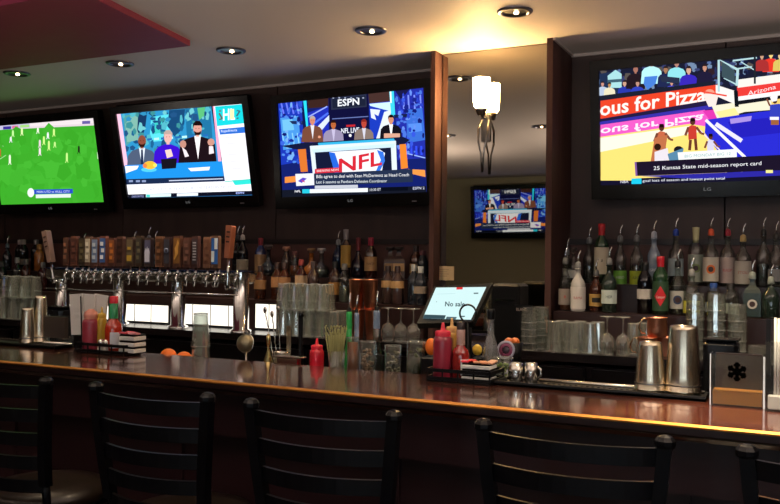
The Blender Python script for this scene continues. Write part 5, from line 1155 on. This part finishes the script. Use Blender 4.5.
# amber bottle and jar of garnish
def jar(liq, fillh, H, r, pieces=None, pc='704828', lid=None):
    def f():
        t = thing('garnish_jar', '', 'jar')
        mb = MB(); mb.lathe([(0, 0), (r*.9, 0), (r, .006), (r*1.04, H), (r*.98, H), (r*.94, .01), (0, .01)], 26); bead(mb, r*1.03, H-.002, .0018); mb.build('glass', [JGL, GEDGE], t)
        if liq: mb = MB(); mb.lathe([(0, .011), (r*.9, .011), (r*.93, fillh), (0, fillh)], 24); mb.build('liquid', mat('jarliq_'+liq, liq, .12, coat=.5), t)
        if pieces:
            mb = MB(); r_ = random.Random(len(pieces))
            for k in range(46):
                a = r_.uniform(0, 6.28); q = r*.78*math.sqrt(r_.random()); mb.ball((q*math.cos(a), q*math.sin(a), .02+r_.random()*(H*.85-.02)), r*.22, (1, 1, .9), 8, 6)
            o = mb.build(pieces, mat('pieces_'+pc, pc, .4), t); o['kind'] = 'stuff'
        return t
    return f
x, Y, h = ledge_at(353, 337, 2.93); put('jam', jar('8c4a24', h*.9, h, .024), 'small amber-coloured jar right of the cocktail picks', (x, Y, LEDGE+.001))
x, Y, h = ledge_at(367, 341, 2.90); put('jbr', jar(None, 0, h, .034, 'nut_pieces', '7a5a42'), 'glass jar of brown garnish pieces below the copper tumblers', (x, Y, LEDGE+.001))
x, Y, h = ledge_at(393, 345, 2.93); put('jcl', jar(None, 0, h, .032, 'olive_pieces', '6a6450'), 'glass jar with pale brown pieces beside the olive glass', (x, Y, LEDGE+.001))
x, Y, h = ledge_at(416, 341, 2.91); put('jol', jar('2c3018', h*.7, h, .035, 'green_olives', '4a5020'), 'rocks glass packed with green olives', (x, Y, LEDGE+.001))
x, Y, h = ledge_at(503, 352, 2.90); put('jli', jar(None, 0, h*.9, .036, 'lime_wedges', '6c8430'), 'glass of green lime wedges beside the steel cups', (x, Y, LEDGE+.001))
# speed pourer bottles
def speed(col, H=.2, r=.016, body=None):
    def f():
        t = thing('pour_bottle', '', 'pour bottle')
        mb = MB(); mb.lathe([(0, 0), (r*1.8, 0), (r*1.9, .01), (r*1.9, H*.3), (r, H*.45), (r*.9, H*.78), (0, H*.78)], 20); mb.build('body', body or mat('speed_'+col, col, .3), t)
        mb = MB(); mb.lathe([(r, H*.6), (r, H*.76), (r*.9, H*.79), (0, H*.8)], 18); mb.build('coloured_neck', mat('neck_'+col, col, .35), t)
        mb = MB(); mb.lathe([(r*.75, H*.78), (r*.7, H*.83), (0, H*.84)], 14); mb.build('black_collar', BLACK, t)
        mb = MB(); mb.tube([(0, 0, H*.83), (0, 0, H*.9), (.004, 0, H)], .0035); mb.build('steel_spout', CHROME, t)
        return t
    return f
x, Y, h = ledge_at(349.5, 293, 3.04); put('spg', speed('28a850', h, .012), 'pour bottle with bright green neck and steel spout', (x, Y, LEDGE+.001))
x, Y, h = ledge_at(357, 295, 3.10); put('spb', speed('8090b0', h, .010), 'pour bottle with pale blue neck beside the green one', (x, Y, LEDGE+.001))
x, Y, h = ledge_at(377, 291, 3.04); put('spw', speed('7a8ca4', h, .014, GLASS2), 'clear pour bottle with grey-blue neck in front of the wine glasses', (x, Y, LEDGE+.001))
# card with arch and orange plate near the soda bottle
x, Y, h = ledge_at(506, 350, 3.05)
t = thing('round_badge', 'round pink and white badge leaning behind the lime glass', 'badge', (x, Y, LEDGE+.001))
mb = MB(); mb.T = Matrix.Translation((0, 0, h)) @ Matrix.Rotation(R(80), 4, 'X'); mb.lathe([(.0, 0), (.012, 0), (.012, .002), (0, .002)], 20); mb.build('badge_centre', mat('badge_dark', '3c3040', .4), t)
mb = MB(); mb.T = Matrix.Translation((0, 0, h)) @ Matrix.Rotation(R(80), 4, 'X'); mb.lathe([(.015, 0), (.026, 0), (.026, .003), (.015, .003)], 24); mb.build('pink_ring', mat('badge_pink', '80385a', .4), t)
mb = MB(); mb.T = Matrix.Translation((0, 0, h)) @ Matrix.Rotation(R(80), 4, 'X'); mb.lathe([(.028, 0), (.036, 0), (.036, .004), (.028, .004)], 24); mb.mi = 0; mb.T = Matrix.Identity(4); mb.box((0, .01, (h-.02)/2), (.02, .012, h-.02)); mb.build('white_ring', mat('badge_white', 'a8a4b8', .4), t)
x, Y, h = ledge_at(513, 333, 3.1)
t = thing('orange_bowl', 'orange slices in a small dark bowl behind the pink badge', 'bowl', (x, Y, LEDGE+.001))
mb = MB(); mb.lathe([(0, 0), (.03, 0), (.03, h*.6), (.04, h*.85), (.038, h*.85), (.02, h*.62), (0, h*.6)], 22); mb.build('bowl', BLACK, t)
for k, (dx, dy) in enumerate(((-.016, 0), (.012, -.01), (.004, .014))):
    mb = MB(); mb.ball((dx, dy, h*.86), .018, (1, 1, .8), 12, 8); mb.build('orange_slice', mat('peel_slice', 'd06a28', .4), t)

# ------------------------------------------------------------------ bar stools
STM = mat('stool_black_metal', '040408', .36, 0, scale=40, spec=.25); SEAT = mat('stool_brown_vinyl', '20160e', .35, coat=.15)
def stool():
    t = thing('bar_stool', '', 'bar stool')
    TZ = 1.10; W2 = .215
    def post(s):
        mb = MB(); pts = [(s*.180, .035, .74), (s*.190, .02, .84), (s*.203, .008, .96), (s*W2, -.0, TZ-.018)]
        for (p, q), (e1, e2) in zip(zip(pts, pts[1:]), ((.015, .015),)*3):
            r_ = .0155; vs = []
            for c in (p, q): vs += [(c[0]-r_, c[1]-r_, c[2]), (c[0]+r_, c[1]-r_, c[2]), (c[0]+r_, c[1]+r_, c[2]), (c[0]-r_, c[1]+r_, c[2])]
            mb.add(vs, [(3, 2, 1, 0), (4, 5, 6, 7), (0, 1, 5, 4), (1, 2, 6, 5), (2, 3, 7, 6), (3, 0, 4, 7)], False)
        o = mb.build('back_post', STM, t)
        mb = MB(); mb.T = Matrix.Rotation(R(22.5), 4, 'Z'); 
        mb = MB(); mb.lathe([(.0, -.018), (.021, -.018), (.0235, -.012), (.0235, -.002), (.017, .007), (.006, .011), (0, .011)], 8, (s*W2, 0, TZ-.004), smooth=False); mb.build('post_cap', STM, o)
    post(-1); post(1)
    for k in range(5):
        zc_ = TZ-.045-k*.079; wk = W2-.012-k*.007; dep = .045; mb = MB(); n_ = 12; y0 = 0.0+.008*k
        vs = []; hh = .021
        for i in range(n_+1):
            a = -1+2*i/n_; x = a*wk; y = y0-dep*(1-a*a)
            vs += [(x, y-.006, zc_-hh), (x, y+.006, zc_-hh), (x, y+.006, zc_+hh), (x, y-.006, zc_+hh)]
        fs = [(3, 2, 1, 0), tuple(range(n_*4, n_*4+4))]
        for i in range(n_):
            for j in range(4): q = (j+1) % 4; fs.append((i*4+j, i*4+q, i*4+4+q, i*4+4+j))
        mb.add(vs, fs, False); mb.build('back_slat', STM, t)
    mb = MB(); mb.T = Matrix.Translation((0, .20, .66)); 
    mb.lathe([(0, -.03), (.19, -.03), (.205, -.015), (.205, .01), (.19, .028), (.12, .038), (0, .04)], 32, sx=1.02, sy=1); mb.build('seat', SEAT, t)
    mb = MB(); mb.box((0, .20, .62), (.32, .32, .018)); mb.build('seat_frame', STM, t)
    for sx in (-1, 1):
        for sy in (-1, 1):
            a = (sx*.15, .20+sy*.15, .625); b = (sx*.21, .21+sy*.22, 0.005)
            mb = MB(); mb.tube([a, b], .0145, 8); mb.build('leg', STM, t)
    mb = MB(); c = [(-.186, .015, .28), (.186, .015, .28), (.186, .405, .28), (-.186, .405, .28), (-.186, .015, .28)]
    for a, b in zip(c, c[1:]): mb.tube([a, b], .011, 8)
    mb.build('foot_ring', STM, t)
    for s in (-1, 1):
        mb = MB(); mb.tube([(s*.155, .07, .62), (s*.178, .036, .745)], .014, 8); mb.build('post_bracket', STM, t)
    return t
# two back-post tops of each stool: (left px, right px)
st = [((-58, 368), (46, 376.5), 'leftmost bar stool, cut by the left edge of view'), ((97, 381.5), (206.5, 392), 'second bar stool from left, before the hot sauce rack'),
      ((254, 398), (391, 409.5), 'middle bar stool before the bar spoons and olive glass'), ((482, 418), (667, 435), 'fourth bar stool from left, largest one fully in view'), ((747, 444), (1015, 466), 'bar stool at bottom right corner, only its left post visible')]
for (a, b, l) in st:
    pa_ = atZ(a[0], a[1], 1.107); pb_ = atZ(b[0], b[1], 1.107); m_ = (pa_+pb_)/2
    if a[0] < 0: pa_ = None; m_ = Vector((atZ(b[0], b[1], 1.107).x-.215, atZ(b[0], b[1], 1.107).y, 0))
    if b[0] > 800: m_ = Vector((atZ(a[0], a[1], 1.107).x+.215, atZ(a[0], a[1], 1.107).y, 0))
    rz = 0 if (a[0] < 0 or b[0] > 800) else math.atan2((pb_-pa_).y, (pb_-pa_).x)
    put('stool', stool, l, (m_.x, min(m_.y, 1.975), 0), rz, 'black ladder-back bar stools along the counter')

# ------------------------------------------------------------------ world and colour
w = bpy.data.worlds.new('world'); SC.world = w; w.use_nodes = True
bg = w.node_tree.nodes['Background']; bg.inputs[0].default_value = (.55, .7, 1, 1); bg.inputs[1].default_value = 1.2
vs_ = SC.view_settings; SC.display_settings.display_device = 'sRGB'; vs_.view_transform = 'Standard'; vs_.look = 'None'; vs_.gamma = 1; vs_.use_curve_mapping = False; vs_.exposure = .45
SC.cycles.transparent_max_bounces = 48; SC.cycles.max_bounces = 10; SC.cycles.use_denoising = True
SC.cycles.sample_clamp_indirect = 4
